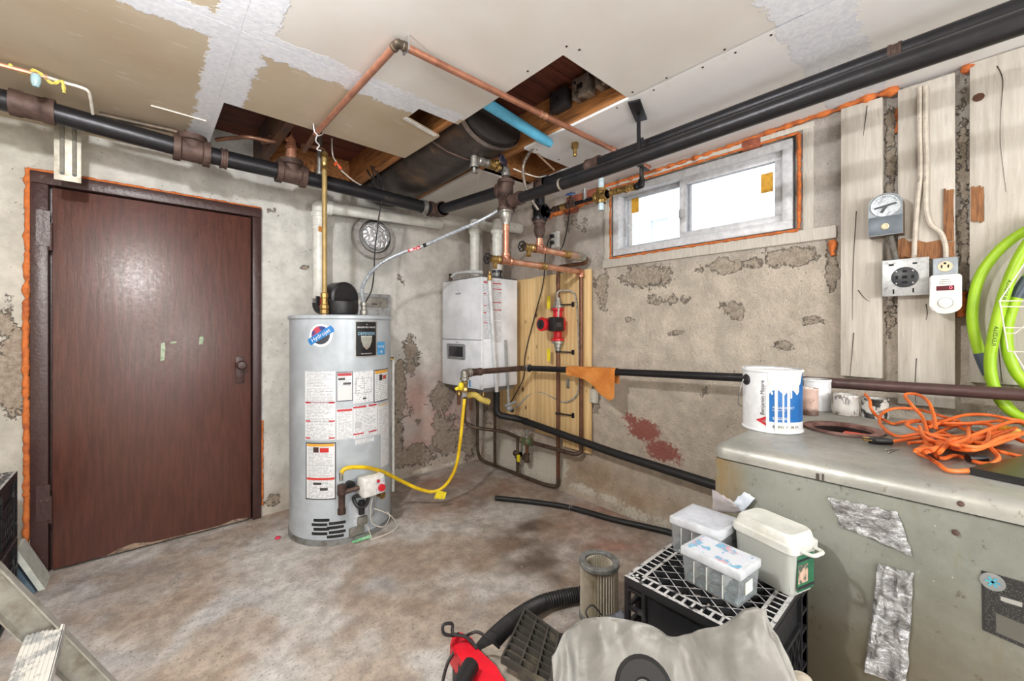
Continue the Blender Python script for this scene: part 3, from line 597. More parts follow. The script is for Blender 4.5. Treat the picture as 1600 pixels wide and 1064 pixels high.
# ---- galvanised nipple and wires hanging in the left hole
solo(MB().cyl((.80, 2.66, 2.42), (.80, 2.66, 2.20), .016).cyl((.80, 2.66, 2.215), (.80, 2.66, 2.19), .020), 'galvanised_nipple', GALV, 'short dusty galvanised pipe hanging down inside the left ceiling hole', 'pipe', (.80, 2.66, 2.3))
w = thing('capped_wires', 'thin white wires with orange connector caps dangling in the ceiling hole', 'wire', (.86, 2.6, 2.25))
MB().tube(spline([(.845, 2.58, 2.40), (.85, 2.58, 2.30), (.875, 2.58, 2.26), (.90, 2.60, 2.235), (.97, 2.62, 2.20), (1.04, 2.66, 2.19), (1.10, 2.70, 2.195)], 8), .004, 6).done('wire', WIREW, w)
OR = pm('orange_plastic_cap', (224, 92, 48), .4)
for p, q in (((.875, 2.575, 2.262), (.86, 2.57, 2.242)), ((.885, 2.585, 2.252), (.90, 2.58, 2.228))): MB().cyl(p, q, .006, .010, 8).done('wire_cap', OR, w)
# ---- armoured cable and cords round the risers
solo(MB().tube(spline([(1.62, 1.50, 2.40), (1.66, 1.60, 2.34), (1.69, 1.78, 2.25), (1.70, 1.80, 2.15), (1.74, 1.79, 2.05), (1.80, 1.78, 1.98)], 8), .009, 8), 'armoured_cable', pm('armoured_steel_cable', (150, 140, 130), .4, .6, (100, 90, 84), 60), 'grey armoured cable curving down from the ceiling opening to the mains', 'cable', (1.7, 1.7, 2.2))
solo(MB().cyl((1.70, 1.74, 2.315), (1.86, 1.70, 2.215), .006, seg=6), 'rope', pm('old_brown_rope', (140, 112, 92), .9, 0, (110, 84, 66), 80), 'short brown rope tied from the joist to the upper main', 'rope', (1.8, 1.72, 2.25))
solo(MB().tube(spline([(1.67, 1.86, 2.22), (1.72, 1.80, 2.185), (1.80, 1.78, 2.18), (1.89, 1.80, 2.215)], 8), .004, 6), 'white_wire', WIREW, 'thin white wire slung from the handwheel valve to the upper main', 'wire', (1.75, 1.8, 2.2))
# ---- twin copper headers above the pine board, with hose-bib valves
h1 = thing('lower_copper_header', 'long copper header with drain valve, lower of two above the pine board', 'pipe', (1.655, 1.912, 1.667), 'copper headers above the pine board')
z1 = 1.667; length(h1, (1.56, 1.912, z1), (2.38, 1.912, z1), .019, COPPERB); fitting(h1, 'tee', (1.655, 1.912, z1), (X_, -X_, Z_), .020, COPPER, .045, 1.15); coupling(h1, (1.98, 1.912, z1), X_, .020, BRASS, .05, 'coupling', 1.3); fitting(h1, 'elbow', (2.38, 1.912, z1), (-X_, -Z_), .019, COPPER, .04, 1.15)
gate_valve(h1, (1.565, 1.912, z1), X_, -X_, .017, BRASS, BLACKPL, .030, .055); MB().cyl((1.57, 1.912, z1-.01), (1.56, 1.905, z1-.055), .013, .016).done('valve_spout', BRASS, h1)
length(h1, (2.38, 1.912, z1), (2.38, 1.912, .36), .0145, COPPERD)
h2 = thing('upper_copper_header', 'short copper header with grey reducer, upper of two above the pine board', 'pipe', (1.90, 1.865, 1.762), 'copper headers above the pine board')
z2 = 1.762; length(h2, (1.80, 1.865, z2), (2.16, 1.865, z2), .019, COPPERB); fitting(h2, 'tee', (1.90, 1.865, z2), (X_, -X_, Z_), .020, COPPER, .045, 1.15); coupling(h2, (2.16, 1.865, z2), X_, .020, BRASS, .06, 'coupling', 1.35)
MB().lathe([(.020, 0), (.030, .02), (.031, .12), (.026, .13), (.026, .17), (.018, .18)], (2.18, 1.865, z2), X_, 16).done('grey_reducer', pm('greenish_grey_fitting', (160, 170, 160), .4, .4, (168, 130, 108), 10), h2)
gate_valve(h2, (1.80, 1.865, z2), X_, -X_, .017, BRASS, BLACKPL, .030, .055); MB().cyl((1.805, 1.865, z2-.01), (1.795, 1.858, z2-.055), .013, .016).done('valve_spout', BRASS, h2)
m = MB(); m.tube(bent([(2.34, 1.865, z2), (2.385, 1.865, z2), (2.385, 1.88, z2-.035), (2.38, 2.137, z2-.035), (2.38, 2.137, z2-.12)], .03), .0145); m.done('return_bend', COPPERD, h2)
# pump riser
pr = thing('pump_riser', 'dull copper riser up the pine board that carries the red pump', 'pipe', (2.38, 2.137, .04))
length(pr, (2.38, 2.137, z2-.11), (2.38, 2.137, 1.46), .0145, COPPERD); length(pr, (2.38, 2.137, 1.10), (2.38, 2.137, .10), .0145, COPPERD)
m = MB(); m.tube(bent([(2.38, 2.137, .11), (2.38, 2.137, .035), (2.345, 2.24, .030), (2.34, 2.99, .030), (2.30, 3.02, .06), (2.27, 3.02, .14), (2.27, 3.02, .77)], .05), .0145); m.done('floor_loop', TARN, pr)
BRK = pm('black_bracket', (32, 32, 34), .5, .3)
for z in (1.435, 1.075, .60):
    m = MB(); m.cyl((2.38, 2.137, z-.008), (2.38, 2.137, z+.008), .020); m.bar((2.38, 2.125, z), (2.40, 2.02, z), .020, .008); m.box(2.40, 2.43, 2.0, 2.02, z-.018, z+.018); m.done('pipe_bracket', BRK, pr)
# ---- circulation pump
pu = thing('circulation_pump', 'red circulation pump with black control box on the copper riser', 'pump', (2.38, 2.137, 1.10))
REDP = pm('red_enamel', (206, 30, 42), .32, .1, (160, 24, 34), 8, .55, .75); pz = 1.285
m = MB(); m.lathe([(.028, -.125), (.05, -.125), (.05, -.108), (.032, -.10), (.034, -.06), (.058, -.045), (.066, 0), (.058, .045), (.036, .06), (.034, .10), (.05, .108), (.05, .125), (.028, .125)], (2.375, 2.137, pz), Z_, 22); m.done('pump_body', REDP, pu)
m = MB(); m.lathe([(.055, 0), (.055, .04), (.047, .05), (.047, .13), (.052, .135), (.052, .15), (.040, .156)], (2.345, 2.137, pz), -X_, 24); mo = m.done('motor', REDP, pu)
MB().lathe([(.036, 0), (.036, .004), (.016, .006), (.014, .012), (.001, .013)], (2.189, 2.137, pz), -X_, 20).done('motor_cap', BLACKPL, mo)
MB().lathe([(.030, 0), (.030, .002)], (2.1845, 2.137, pz), -X_, 20, False).done('cap_ring', GREYPL, mo)
m = MB(); m.box(2.22, 2.33, 2.030, 2.092, pz-.052, pz+.052, .008); cb = m.done('control_box', BLACKPL, pu); MB().box(2.245, 2.30, 2.0275, 2.0305, pz-.02, pz+.012).done('box_label', pm('dark_print_label', (70, 66, 70), .5, 0, (150, 150, 150), 120, .6, .7), cb)
for z, s in ((pz+.128, 1), (pz-.128, -1)):
    MB().lathe([(.048, 0), (.048, .018*s), (.030, .02*s), (.030, .05*s), (.022, .055*s), (.022, .075*s), (.015, .078*s)], (2.38, 2.137, z), Z_, 18).done('flange', GALV, pu)
YT = pm('yellow_tag', (236, 214, 40), .5)
for z in (1.455, 1.05): MB().prism([(-.012, -.05), (.012, -.05), (.018, -.02), (.015, .05), (-.015, .05), (-.018, -.02)], 0, .0015, lambda u, v, w, z=z: (2.33, 2.20+u, z+v-.0+w*0) if False else (2.335+w, 2.195+u, z+v)).done('yellow_tag', YT, pu)
solo(MB().tube(spline([(2.29, 2.055, pz+.05), (2.30, 2.06, pz+.12), (2.33, 2.10, pz+.235), (2.36, 2.06, pz+.255), (2.385, 1.985, pz+.23), (2.40, 1.965, pz+.10), (2.41, 1.96, pz-.12), (2.41, 1.955, pz-.40), (2.40, 1.97, .76), (2.395, 2.05, .70), (2.41, 2.14, .69), (2.415, 2.35, .735), (2.415, 2.48, .70), (2.40, 2.60, .60), (2.38, 2.64, .56)], 8), .0065, 8), 'flexible_conduit', pm('white_armoured_conduit', (198, 196, 190), .35, .3, (120, 118, 114), 90), 'white ribbed conduit looping out of the red pump, down the pine board', 'cable', (2.38, 2.05, pz))
# ---- gas line
GASB = pm('brown_painted_iron', (84, 62, 60), .45, .2, (60, 46, 46), 8, .5, .75, .4, 40)
ga = thing('gas_pipe', 'long horizontal iron gas pipe along the window wall, black turning brown', 'pipe', (2.25, 1.2, .95))
g0 = aX(822, 575, 2.25); g1 = aX(960, 581, 2.25); g2 = aX(1200, 592, 2.25); g3 = aX(1600, 617, 2.25); g4 = g3+(g3-g2)*2
length(ga, g0, g1, .0215, BLACKPIPE); length(ga, g1, g2, .0215, BLACKPIPE); lab(length(ga, g2, g4, .0225, GASB), 'brown painted length')
gy = g0.y; ge = V((1.66, gy, .945)); gd = (ge-g0).normalized()
length(ga, g0, ge, .0205, RUST); fitting(ga, 'union', g0, (-gd, -Y_), .022, GALV, .04, 1.15); coupling(ga, ge-gd*.10, gd, .022, RUST, .09, 'coupling', 1.25); fitting(ga, 'elbow', ge, (-gd, -Z_), .021, GALV, .05, 1.3)
length(ga, ge-Z_*.04, ge-Z_*.14, .015, GALV)
MB().lathe([(.017, 0), (.024, .005), (.026, .03), (.020, .04), (.026, .06), (.026, .075), (.016, .08)], ge-Z_*.135, Z_, 8).done('valve', BRASS, ga)
lab(MB().bar(ge+V((-.02, -.01, -.085)), ge+V((-.05, .03, -.11)), .03, .02).ball(ge+V((-.03, .0, -.09)), .02, (1, 1, 1.5)).done('valve_handle', YT, ga), 'yellow valve handle')
MB().lathe([(.013, 0), (.020, .0), (.020, .03), (.013, .035)], ge-Z_*.165, Z_, 8).done('hose_nut', CHROME, ga)
MB().bar(ge+V((.03, -.02, -.05)), ge+V((.03, -.022, -.10)), .018, .002, X_).done('blue_tag', pm('light_blue_tag', (72, 140, 200), .5), ga)
# orange rag
t = NT('orange_rag'); f = t.noise(40, 5, rough=.7); t.set(t.mix(t.ramp(t.noise(9, 4), .35, .65), rgb((196, 118, 48)), rgb((216, 142, 70))), .9); t.bump(f, .6, .006); RAG = t.m
ra, rb = aX(888, 577, 2.25), aX(964, 581, 2.25); rl = (rb-ra); m = MB()
def ragf(u, v):
    p = ra+rl*u; a = (v-.5)*2
    hang = (.035+.055*u+.10*sst(.35, .95, u)*(1-sst(.93, 1, u)*.3)) if a < 0 else .05+.03*u
    s = abs(a); ang = min(1, s/.35)*math.pi/2; r = .0255+.002*n3(u*9, v*9)
    dy = r*math.sin(ang)*(1 if a > 0 else -1); dz = r*math.cos(ang)
    if s > .35: dz -= hang*(s-.35)/.65; dy += (.004+.012*n3(u*5, v*3, 2))*(1 if a > 0 else -1)*(s-.35)
    return p+V((dy, 0, dz))+V((.006*n3(u*8, v*5, 4), 0, .004*n3(u*10, v*6, 7)))
m.grid(ragf, 26, 24); o = solo(m, 'rag', RAG, 'orange rag draped over the gas pipe in front of the pine board', 'rag', (ra+rb)/2, sharp=2)
# yellow gas hose
YH = pm('yellow_coated_hose', (236, 200, 30), .38, 0, (220, 178, 24), 12); hs = thing('gas_hose', 'yellow coated gas hose sagging from the wall valve to water heater', 'hose', (1.3, 2.3, .2))
hp = [ge-Z_*.18] + [aD(*q) for q in ((719, 690, 2.84), (712, 730, 2.84), (697, 757, 2.84), (678, 768, 2.82), (655, 764, 2.78), (628, 752, 2.70), (600, 738, 2.55), (575, 731, 2.40), (552, 730, 2.33), (538, 733, 2.30), (533, 741, 2.29))]
MB().tube(spline(hp, 8), .0115, 12).done('hose', YH, hs); MB().cyl(hp[-1]+Z_*.012, hp[-1]-Z_*.035, .012, seg=8).done('hose_nut', GALV, hs)
p = aD(688, 771, 2.81); MB().prism([(-.04, -.028), (.03, -.034), (.045, .012), (-.02, .03)], 0, .002, lambda u, v, w: p+RT.to_3d()*u+V((0, 0, v))-FW.to_3d()*(w+.012)).done('yellow_tag', YT, hs)
# ---- lower copper rig with the mixing valve
rg = thing('mixing_valve_rig', 'rusty copper pipes with a green mixing valve low on window wall', 'pipe', (2.33, 2.45, .33))
vz = V((2.33, 2.43, .335))
m = MB(); m.tube(bent([(2.10, 2.98, .77), (2.10, 2.98, .43), (2.16, 2.93, .385), (2.33, 2.72, .36), vz], .06), .0145); m.done('inlet_pipe', TARN, rg)
m = MB(); m.tube(bent([vz, (2.345, 1.95, .335), (2.38, 1.912, .345), (2.38, 1.912, .44)], .05), .0155); m.done('outlet_pipe', RUST, rg)
GRN = pm('verdigris_bronze', (92, 112, 84), .6, .4, (140, 108, 70), 22, .45, .6)
m = MB(); m.lathe([(.018, -.06), (.028, -.06), (.028, -.045), (.022, -.04), (.036, -.02), (.036, .02), (.022, .04), (.028, .045), (.028, .06), (.018, .06)], vz, Y_, 16); m.cyl(vz, vz-X_*.04, .024); m.done('valve_body', GRN, rg)
m = MB(); m.lathe([(.022, .02), (.022, .05), (.014, .052), (.014, .085), (.026, .088), (.026, .10), (.001, .102)], vz, Z_, 14); m.done('valve_cap', GALV, rg)
m = MB(); m.tube(bent([vz-Z_*.02, vz-Z_*.13, vz+V((0, .045, -.15))], .03), .0145); m.done('drop_pipe', COPPERD, rg); fitting(rg, 'tee', vz-Z_*.135, (Z_, -Z_, Y_), .016, TARN, .035)
q = V((2.345, 2.56, .20)); fitting(rg, 'tee', q, (Y_*1, -Y_, -Z_), .016, TARN, .035); length(rg, q, (2.345, 2.56, .045), .0135, TARN); length(rg, q, q+V((0, 0, .14)), .0135, TARN)
lab(MB().lathe([(.012, 0), (.016, .01), (.016, .05), (.01, .055)], (2.31, 2.51, .155), Z_, 8).done('drain_cap', YT, rg), 'small yellow cap'); wheel(rg, (2.30, 2.50, .13), -X_, .02, RUST, 4)
# second pair of pipes seen behind, close to the corner
m = MB(); m.tube(bent([(2.36, 2.88, .75), (2.36, 2.88, .30), (2.36, 2.88, .04)], .03), .0135); m.done('corner_pipe', TARN, rg)
# ---- black drain
dr = thing('drain_pipe', 'thick black drain pipe sloping along the window wall from the boiler', 'pipe', (2.3, 2.0, .45))
q0 = aX(776, 612, 2.20); q1 = aX(776, 648, 2.20); q2 = aX(812, 655, 2.33); q3 = aX(960, 708, 2.33); q4 = aX(1110, 756, 2.33)
m = MB(); m.tube(bent([q0, q1, q2, q3, q4, q4+(q4-q3)*.5], .05), .0265, 14); m.done('pipe', BLACKRUB, dr)
coupling(dr, q2.lerp(q3, .08), q3-q2, .0265, BLACKRUB, .012, 'clamp', 1.1); coupling(dr, q1+Z_*.05, Z_, .0265, BLACKRUB, .012, 'clamp', 1.12)
# ---- hose lying on the floor at the foot of the wall
fp = [aZ(x, y, .018) for x, y in ((774, 778), (830, 784), (890, 793), (960, 812), (1050, 833), (1110, 856))]
fh = thing('floor_hose', 'black plastic pipe lying on the floor along the wall foot', 'pipe', fp[2]); MB().tube(spline(fp, 8), .018, 12).done('pipe', BLACKRUB, fh)
coupling(fh, fp[2]+V((.005, -.01, 0)), fp[3]-fp[1], .018, GREYPL, .02, 'tape_band', 1.06)
# ---- PVC vents
def pvc_run(name, label, pts, r, group=None):
    t_ = thing(name, label, 'vent pipe', pts[0], group)
    for a, b in zip(pts, pts[1:]): length(t_, a, b, r, PVC, 'pipe', 20)
    for a, b, c in zip(pts, pts[1:], pts[2:]):
        a, b, c = V(a), V(b), V(c); fitting(t_, 'elbow', b, ((a-b).normalized(), (c-b).normalized()), r*1.02, PVC, r*1.9, 1.08)
    return t_
hv = pvc_run('heater_vent', 'white plastic vent from the water heater along the door wall', [(.905, 3.02, 1.42), (.905, 3.02, 2.10), (1.9, 3.06, 2.15)], .041)
coupling(hv, (.905, 3.02, 1.98), Z_, .041, PVC, .09, 'coupling', 1.12); lab(MB().box(.885, .915, 2.969, 2.972, 1.915, 1.95).done('glue_stain', pm('orange_primer', (196, 124, 40), .6), hv), 'orange primer stain')
bv = pvc_run('boiler_vent', 'left white vent pipe rising from the boiler top', [(2.13, 2.87, 1.66), (2.13, 2.87, 2.155), (2.47, 2.87, 2.155)], .042, 'boiler vents'); coupling(bv, (2.13, 2.87, 2.05), Z_, .042, PVC, .07, 'coupling', 1.1)
bv = pvc_run('boiler_vent', 'right white vent pipe of boiler with a black base clamp', [(2.19, 2.64, 1.66), (2.19, 2.64, 2.12), (2.47, 2.64, 2.12)], .042, 'boiler vents'); coupling(bv, (2.19, 2.64, 2.02), Z_, .042, PVC, .07, 'coupling', 1.1)
lab(coupling(bv, (2.19, 2.64, 1.70), Z_, .042, pm('dark_steel', (70, 72, 76), .35, .6), .07, 'clamp', 1.08), 'dark steel clamp')
# ================================================================ WATER HEATER
TX, TY, TR, TZ = .96, 2.735, .303, 1.335
tk = thing('water_heater', 'tall pale grey water heater tank covered in printed labels', 'water heater', (TX, TY, 0))
TANK = pm('pale_grey_enamel', (180, 188, 196), .30, .05, (170, 178, 186), 3)
MB().lathe([(TR-.012, .012), (TR-.012, .03), (TR, .032), (TR, TZ-.02)], (TX, TY, 0), Z_, 64).done('tank_shell', TANK, tk)
MB().lathe([(TR-.02, 0), (TR+.006, 0), (TR+.006, .028), (TR, .03)], (TX, TY, 0), Z_, 64).done('base_ring', pm('dusty_grey_ring', (140, 142, 142), .5, .3, (110, 104, 98), 14), tk)
MB().lathe([(TR+.001, TZ-.03), (TR+.009, TZ-.022), (TR+.009, TZ-.006), (TR-.02, TZ), (.02, TZ+.012), (.001, TZ+.012)], (TX, TY, 0), Z_, 64).done('lid', TANK, tk)
TA = math.atan2(-TY, -TX)      # direction from the tank axis to the viewer; angles below count anticlockwise seen from above
def tank_pt(a, z, off=.0): r = TR+off; return V((TX+r*math.cos(TA+a), TY+r*math.sin(TA+a), z))
def t_ang(px, py=600):          # shell angle seen at a survey column
    d = _ray(px, 514); k = math.hypot(d.x, d.y); ux, uy = d.x/k, d.y/k; b = TX*ux+TY*uy; c = TX*TX+TY*TY-TR*TR; s = b-math.sqrt(max(0, b*b-c))
    return math.atan2(s*uy-TY, s*ux-TX)-TA, s/k
def tz(px, py): a, s = t_ang(px); return CH+(514-py)/645*s
def patch(name, mat, px0, px1, py0, py1, par, off=.0012, uv=True, tilt=0):
    a0, a1 = t_ang(px0)[0], t_ang(px1)[0]; pm_ = (px0+px1)/2; z0, z1 = tz(pm_, py1), tz(pm_, py0); n = max(2, int(abs(a1-a0)/.06))
    m = MB(); m.grid(lambda u, v: tank_pt(a0+(a1-a0)*u, z0+(z1-z0)*v, off), n, 1, uv); o = m.done(name, mat, par, sharp=3); return o, (a0, a1, z0, z1)
def print_mat(name, bg_=(226, 228, 232), ink=(120, 122, 130), rows=24, words=14, dens=.52, bands=(), red=None, margin=.06):
    """printed label: rows of unreadably small type, with coloured bands"""
    if name in MATS: return MATS[name]
    t = NT(name); p = t.sep(t.coord('UV')); u, v = p[0], p[1]
    fr = t.math('FRACT', t.math('MULTIPLY', v, float(rows))); row = t.math('FLOOR', t.math('MULTIPLY', v, float(rows)))
    cx = t.n.new('ShaderNodeCombineXYZ'); t.L(t.math('MULTIPLY', u, float(words)), cx.inputs[0]); t.L(t.math('MULTIPLY', row, 7.31), cx.inputs[1])
    w = t.noise(2.2, 1, cx.outputs[0]); cx2 = t.n.new('ShaderNodeCombineXYZ'); t.L(t.math('MULTIPLY', row, 3.17), cx2.inputs[1]); endn = t.ramp(t.noise(1., 0, cx2.outputs[0]), .3, .6, .6, 1-margin)
    ink_f = t.math('MULTIPLY', t.math('MULTIPLY', t.ramp(fr, .38, .42), t.ramp(fr, .80, .76)), t.ramp(w, dens-.10, dens-.06))
    ink_f = t.math('MULTIPLY', ink_f, t.math('MULTIPLY', t.math('GREATER_THAN', u, margin), t.math('LESS_THAN', u, endn)))
    col = t.mix(t.math('MULTIPLY', ink_f, .75), rgb(bg_), rgb(ink))
    for u0, u1, v0, v1, c in bands:
        f = t.math('MULTIPLY', t.math('MULTIPLY', t.math('GREATER_THAN', u, u0), t.math('LESS_THAN', u, u1)), t.math('MULTIPLY', t.math('GREATER_THAN', v, v0), t.math('LESS_THAN', v, v1)))
        col = t.mix(f, col, rgb(c))
    t.set(col, .4); MATS[name] = t.m; return t.m
RED, BLK, WHT, ORG = (190, 40, 52), (26, 26, 30), (232, 233, 236), (226, 166, 60)
fr_ = .03
def framed(name, bands, rows=20, w=.035, h=.025):
    return print_mat(name, rows=rows, words=9, bands=list(bands)+[(0, w, 0, 1, BLK), (1-w, 1, 0, 1, BLK), (0, 1, 0, h, BLK), (0, 1, 1-h, 1, BLK)], margin=.1)
patch('label_sheet', print_mat('label_text_left', rows=46, words=12, bands=[(.02, .2, .53, .555, RED), (.8, .98, .53, .555, RED), (.02, .2, .265, .285, RED), (.8, .98, .265, .285, RED), (.02, .2, .02, .04, RED), (.8, .98, .02, .04, RED), (.0, 1, .545, .553, (150, 60, 70))]), 477, 524, 580, 688, tk)
patch('label_sheet', framed('label_warn_top', [(.06, .94, .86, .96, (176, 50, 56)), (.10, .52, .72, .80, (60, 58, 60)), (.4, .9, .56, .64, (70, 66, 68)), (.05, .95, .06, .5, (214, 215, 218))]), 526, 551, 581, 627, tk)
patch('label_sheet', print_mat('label_diagram', rows=14, words=7, dens=.6, bands=[(.1, .13, .3, .8, (150, 150, 156)), (.1, .9, .78, .79, (150, 150, 156)), (.5, .52, .3, .8, (150, 150, 156)), (.88, .9, .3, .8, (150, 150, 156)), (.1, .9, .3, .312, (150, 150, 156)), (.45, .62, .10, .16, (70, 66, 68))]), 552, 583, 580, 629, tk)
patch('label_sheet', framed('label_caution_right', [(.06, .94, .88, .97, ORG), (.3, .5, .66, .84, (60, 52, 52)), (.55, .8, .68, .80, (190, 60, 50))], 18), 584, 606, 577, 627, tk)
patch('label_sheet', print_mat('label_text_mid', rows=26, words=8, bands=[(.03, .97, .90, .97, RED)]), 526, 551, 638, 686, tk)
patch('label_sheet', print_mat('label_text_mid_b', rows=24, words=11, bands=[(.0, .5, .92, .97, RED), (.6, .98, .92, .97, RED), (.0, .4, .12, .16, RED), (.6, .98, .12, .16, RED), (.06, .3, .3, .5, (190, 190, 196))]), 552, 589, 632, 683, tk)
patch('label_sheet', print_mat('label_text_right', rows=24, words=6, bands=[(.05, .95, .94, .97, ORG)]), 590, 607, 630, 676, tk)
patch('label_sheet', print_mat('label_strip', rows=4, words=12), 555, 584, 685, 692, tk)
patch('label_sheet', print_mat('label_side', rows=40, words=5, bands=[(.05, .95, .965, .98, ORG)]), 595, 607, 672, 728, tk)
patch('label_sheet', framed('label_warn_big', [(.05, .95, .935, .98, ORG), (.28, .46, .83, .92, (70, 48, 46)), (.5, .78, .83, .91, (196, 50, 50)), (.04, .96, .345, .385, (206, 60, 52)), (.28, .55, .26, .30, (64, 60, 62)), (.5, .75, .16, .21, (64, 60, 62)), (.05, .95, .6, .605, (120, 120, 126))], 44, .03, .018), 478, 525, 692, 781, tk)
# dark certificate plate
o, q = patch('brand_plate', pm('silver_plate_edge', (176, 178, 180), .3, .6), 554, 589, 501, 558, tk); o, q = patch('plate_face', pm('black_plate', (24, 24, 26), .35), 556, 587, 503, 556, o, .0022, False)
ca, cz = (q[0]+q[1])/2, (q[2]+q[3])/2; wz = q[3]-q[2]
def on_tank(off, a0, z0): return lambda u, v: tank_pt(a0+u/TR, z0+v, off)
WINK = pm('white_print', (230, 230, 232), .4)
def tank_text(txt, size, dz, mat, par, a=ca, z=cz, off=.003): return text_into(MB(), txt, size, on_tank(off, a, z+dz)).done('print', mat, par)
tank_text('BRADFORD WHITE', .0135, wz*.34, WINK, o); tank_text('SAFETY SYSTEM', .0105, wz*.07, WINK, o); tank_text('built to be the best', .009, -wz*.43, WINK, o)
m = MB(); f = on_tank(.0028, ca, cz-wz*.06); decal(m, [(x*.036, y*.048) for x, y in ((-1, .9), (-.4, .95), (0, 1.1), (.4, .95), (1, .9), (.95, 0), (.6, -.7), (0, -1.1), (-.6, -.7), (-.95, 0))], f); m.done('shield', pm('grey_shield_print', (150, 150, 140), .4), o)
m = MB(); f = on_tank(.0034, ca, cz+wz*.16); decal(m, ((-.056, -.014), (.056, -.014), (.056, .014), (-.056, .014)), f); m.done('name_band', pm('dark_band', (40, 48, 56), .4), o)
tank_text('DEFENDER', .023, wz*.155, pm('pale_blue_print', (150, 196, 222), .4), o, off=.0040); tank_text('FVIR', .012, -wz*.26, pm('red_print', (190, 40, 50), .4), o); tank_text('^', .02, wz*.41, WINK, o)
o, q2 = patch('energy_sticker', pm('sky_blue_sticker', (70, 150, 206), .4), 589, 601, 534, 554, tk); a2, zz = (q2[0]+q2[1])/2, (q2[2]+q2[3])/2
tank_text('energy', .022, .012, WINK, o, a2, zz, .0022); m = MB(); f = on_tank(.0022, a2, zz-.022); m.bm.faces.new([m.bm.verts.new(f(.012*(1 if i % 2 else .45)*math.cos(i*math.pi/5), .012*(1 if i % 2 else .45)*math.sin(i*math.pi/5))) for i in range(10)]); m.done('print', WINK, o)
# round hydrojet style badge
ab, sb_ = t_ang(501); zb = CH+(514-524)/645*sb_; m = MB(); f = on_tank(.0014, ab, zb)
decal(m, [(.066*math.cos(i*math.pi/16)*(1.08 if 0 < (i % 32) < 6 or 16 < (i % 32) < 22 else 1), .066*math.sin(i*math.pi/16)) for i in range(32)], f); bd = m.done('badge', WINK, tk)
m = MB(); f = on_tank(.0020, ab, zb); decal(m, [(.052*math.cos(math.pi*1.1+i*math.pi/12), .052*math.sin(math.pi*1.1+i*math.pi/12)) for i in range(13)], f); m.done('badge_print', pm('charcoal_print', (60, 62, 70), .4), bd)
m = MB(); decal(m, [(.054*math.cos(.35+i*math.pi/12), .054*math.sin(.35+i*math.pi/12)) for i in range(13)], f); m.done('badge_print', pm('flag_blue_print', (52, 66, 130), .4, 0, (196, 70, 84), 30), bd)
ta = .55; rotf = lambda u, v: (u*math.cos(ta)-v*math.sin(ta), u*math.sin(ta)+v*math.cos(ta))
f3 = on_tank(.0028, ab, zb); m = MB(); decal(m, [rotf(x, y) for x, y in ((-.078, -.020), (.078, -.020), (.083, 0), (.078, .020), (-.078, .020), (-.083, 0))], f3); m.done('badge_band', pm('bright_blue_print', (36, 120, 190), .4), bd)
text_into(MB(), 'Hydrojet', .034, lambda u, v: on_tank(.0036, ab, zb)(*rotf(u, v))).done('print', WINK, bd)
# vents in the skirt
for r_, py in enumerate((813, 820, 827, 834)):
    for c_, px in enumerate((502, 527)):
        px += (0, -3, 0, -3)[r_]; a, s = t_ang(px); z = CH+(514-py+(c_*-4))/645*s; m = MB(); f = on_tank(.0008, a, z)
        decal(m, [(x*.046, y*.0085) for x, y in ((-1, -.6), (-.95, -1), (.95, -1), (1, -.6), (1, .6), (.95, 1), (-.95, 1), (-1, .6))], f); m.done('vent_slot', BLACKPL, tk)
# gas control
def tp(px, py, off): a, s = t_ang(px); return tank_pt(a, CH+(514-py)/645*s, off)
gc = tp(572, 753, .055); na = (gc-V((TX, TY, gc.z))).normalized(); ta_ = V((-na.y, na.x, 0)); Rm = Matrix((ta_, na, Z_)).transposed()
m = MB(); m.obox(gc, (.135, .09, .115), Rm, .012); gv = m.done('gas_control', WHITEPL, tk)
lab(MB().obox(gc+na*.046+ta_*.035-Z_*.005, (.055, .003, .085), Rm).done('control_face', pm('pale_print_panel', (214, 216, 220), .4, 0, (170, 174, 180), 60), gv), 'pale printed dial panel'); MB().lathe([(.022, 0), (.020, .014), (.001, .016)], gc+na*.047+ta_*.040-Z_*.018, na, 16).done('dial', pm('red_dial', (200, 40, 50), .35), gv)
MB().lathe([(.010, 0), (.009, .006), (.001, .007)], gc+na*.047+ta_*.02+Z_*.025, na, 10).done('button', pm('red_dial', (200, 40, 50), .35), gv)
m = MB(); q = tp(534, 765, .05); m.cyl(q+Z_*.03, q-Z_*.115, .018); m.lathe([(.024, .045), (.024, .0), (.018, -.005)], q, Z_, 12); m.lathe([(.023, -.09), (.023, -.12), (.001, -.122)], q, Z_, 12); m.cyl(q, q+(gc-q)*.75, .014); m.ball(q, .026); m.done('drip_leg', RUST, tk)
MB().lathe([(.026, 0), (.026, .03), (.001, .031)], tp(545, 757, .0), na, 16).done('reset_knob', BLACKPL, tk)
m = MB(); m.tube(spline([gc+V((0, 0, -.05))-ta_*.05, tp(551, 775, .03), tp(556, 787, .045), tp(566, 785, .05), tp(570, 770, .05)], 6), .011, 8); m.cyl(tp(562, 780, .03), tp(562, 800, .03), .018); m.done('burner_tube', BLACKPL, tk)
m = MB(); m.lathe([(.016, 0), (.016, .03), (.010, .032), (.010, .05), (.022, .052), (.022, .062), (.001, .063)], tp(587, 771, .0), tank_pt(t_ang(587)[0], 0, 1)-tank_pt(t_ang(587)[0], 0, 0), 12); m.done('drain_valve', BRASS, tk)
m = MB(); m.tube(spline([gc-Z_*.055+ta_*.03, tp(580, 785, .04), tp(581, 800, .035), tp(575, 812, .02)], 6), .007, 6); m.done('igniter_hose', GREYPL, tk)
pa, s = t_ang(562); m = MB(); m.grid(lambda u, v: tank_pt(pa-.13+.30*u, .065+.17*v, .004), 8, 2); m.done('burner_door', pm('pale_grey_panel', (190, 196, 202), .35), tk)
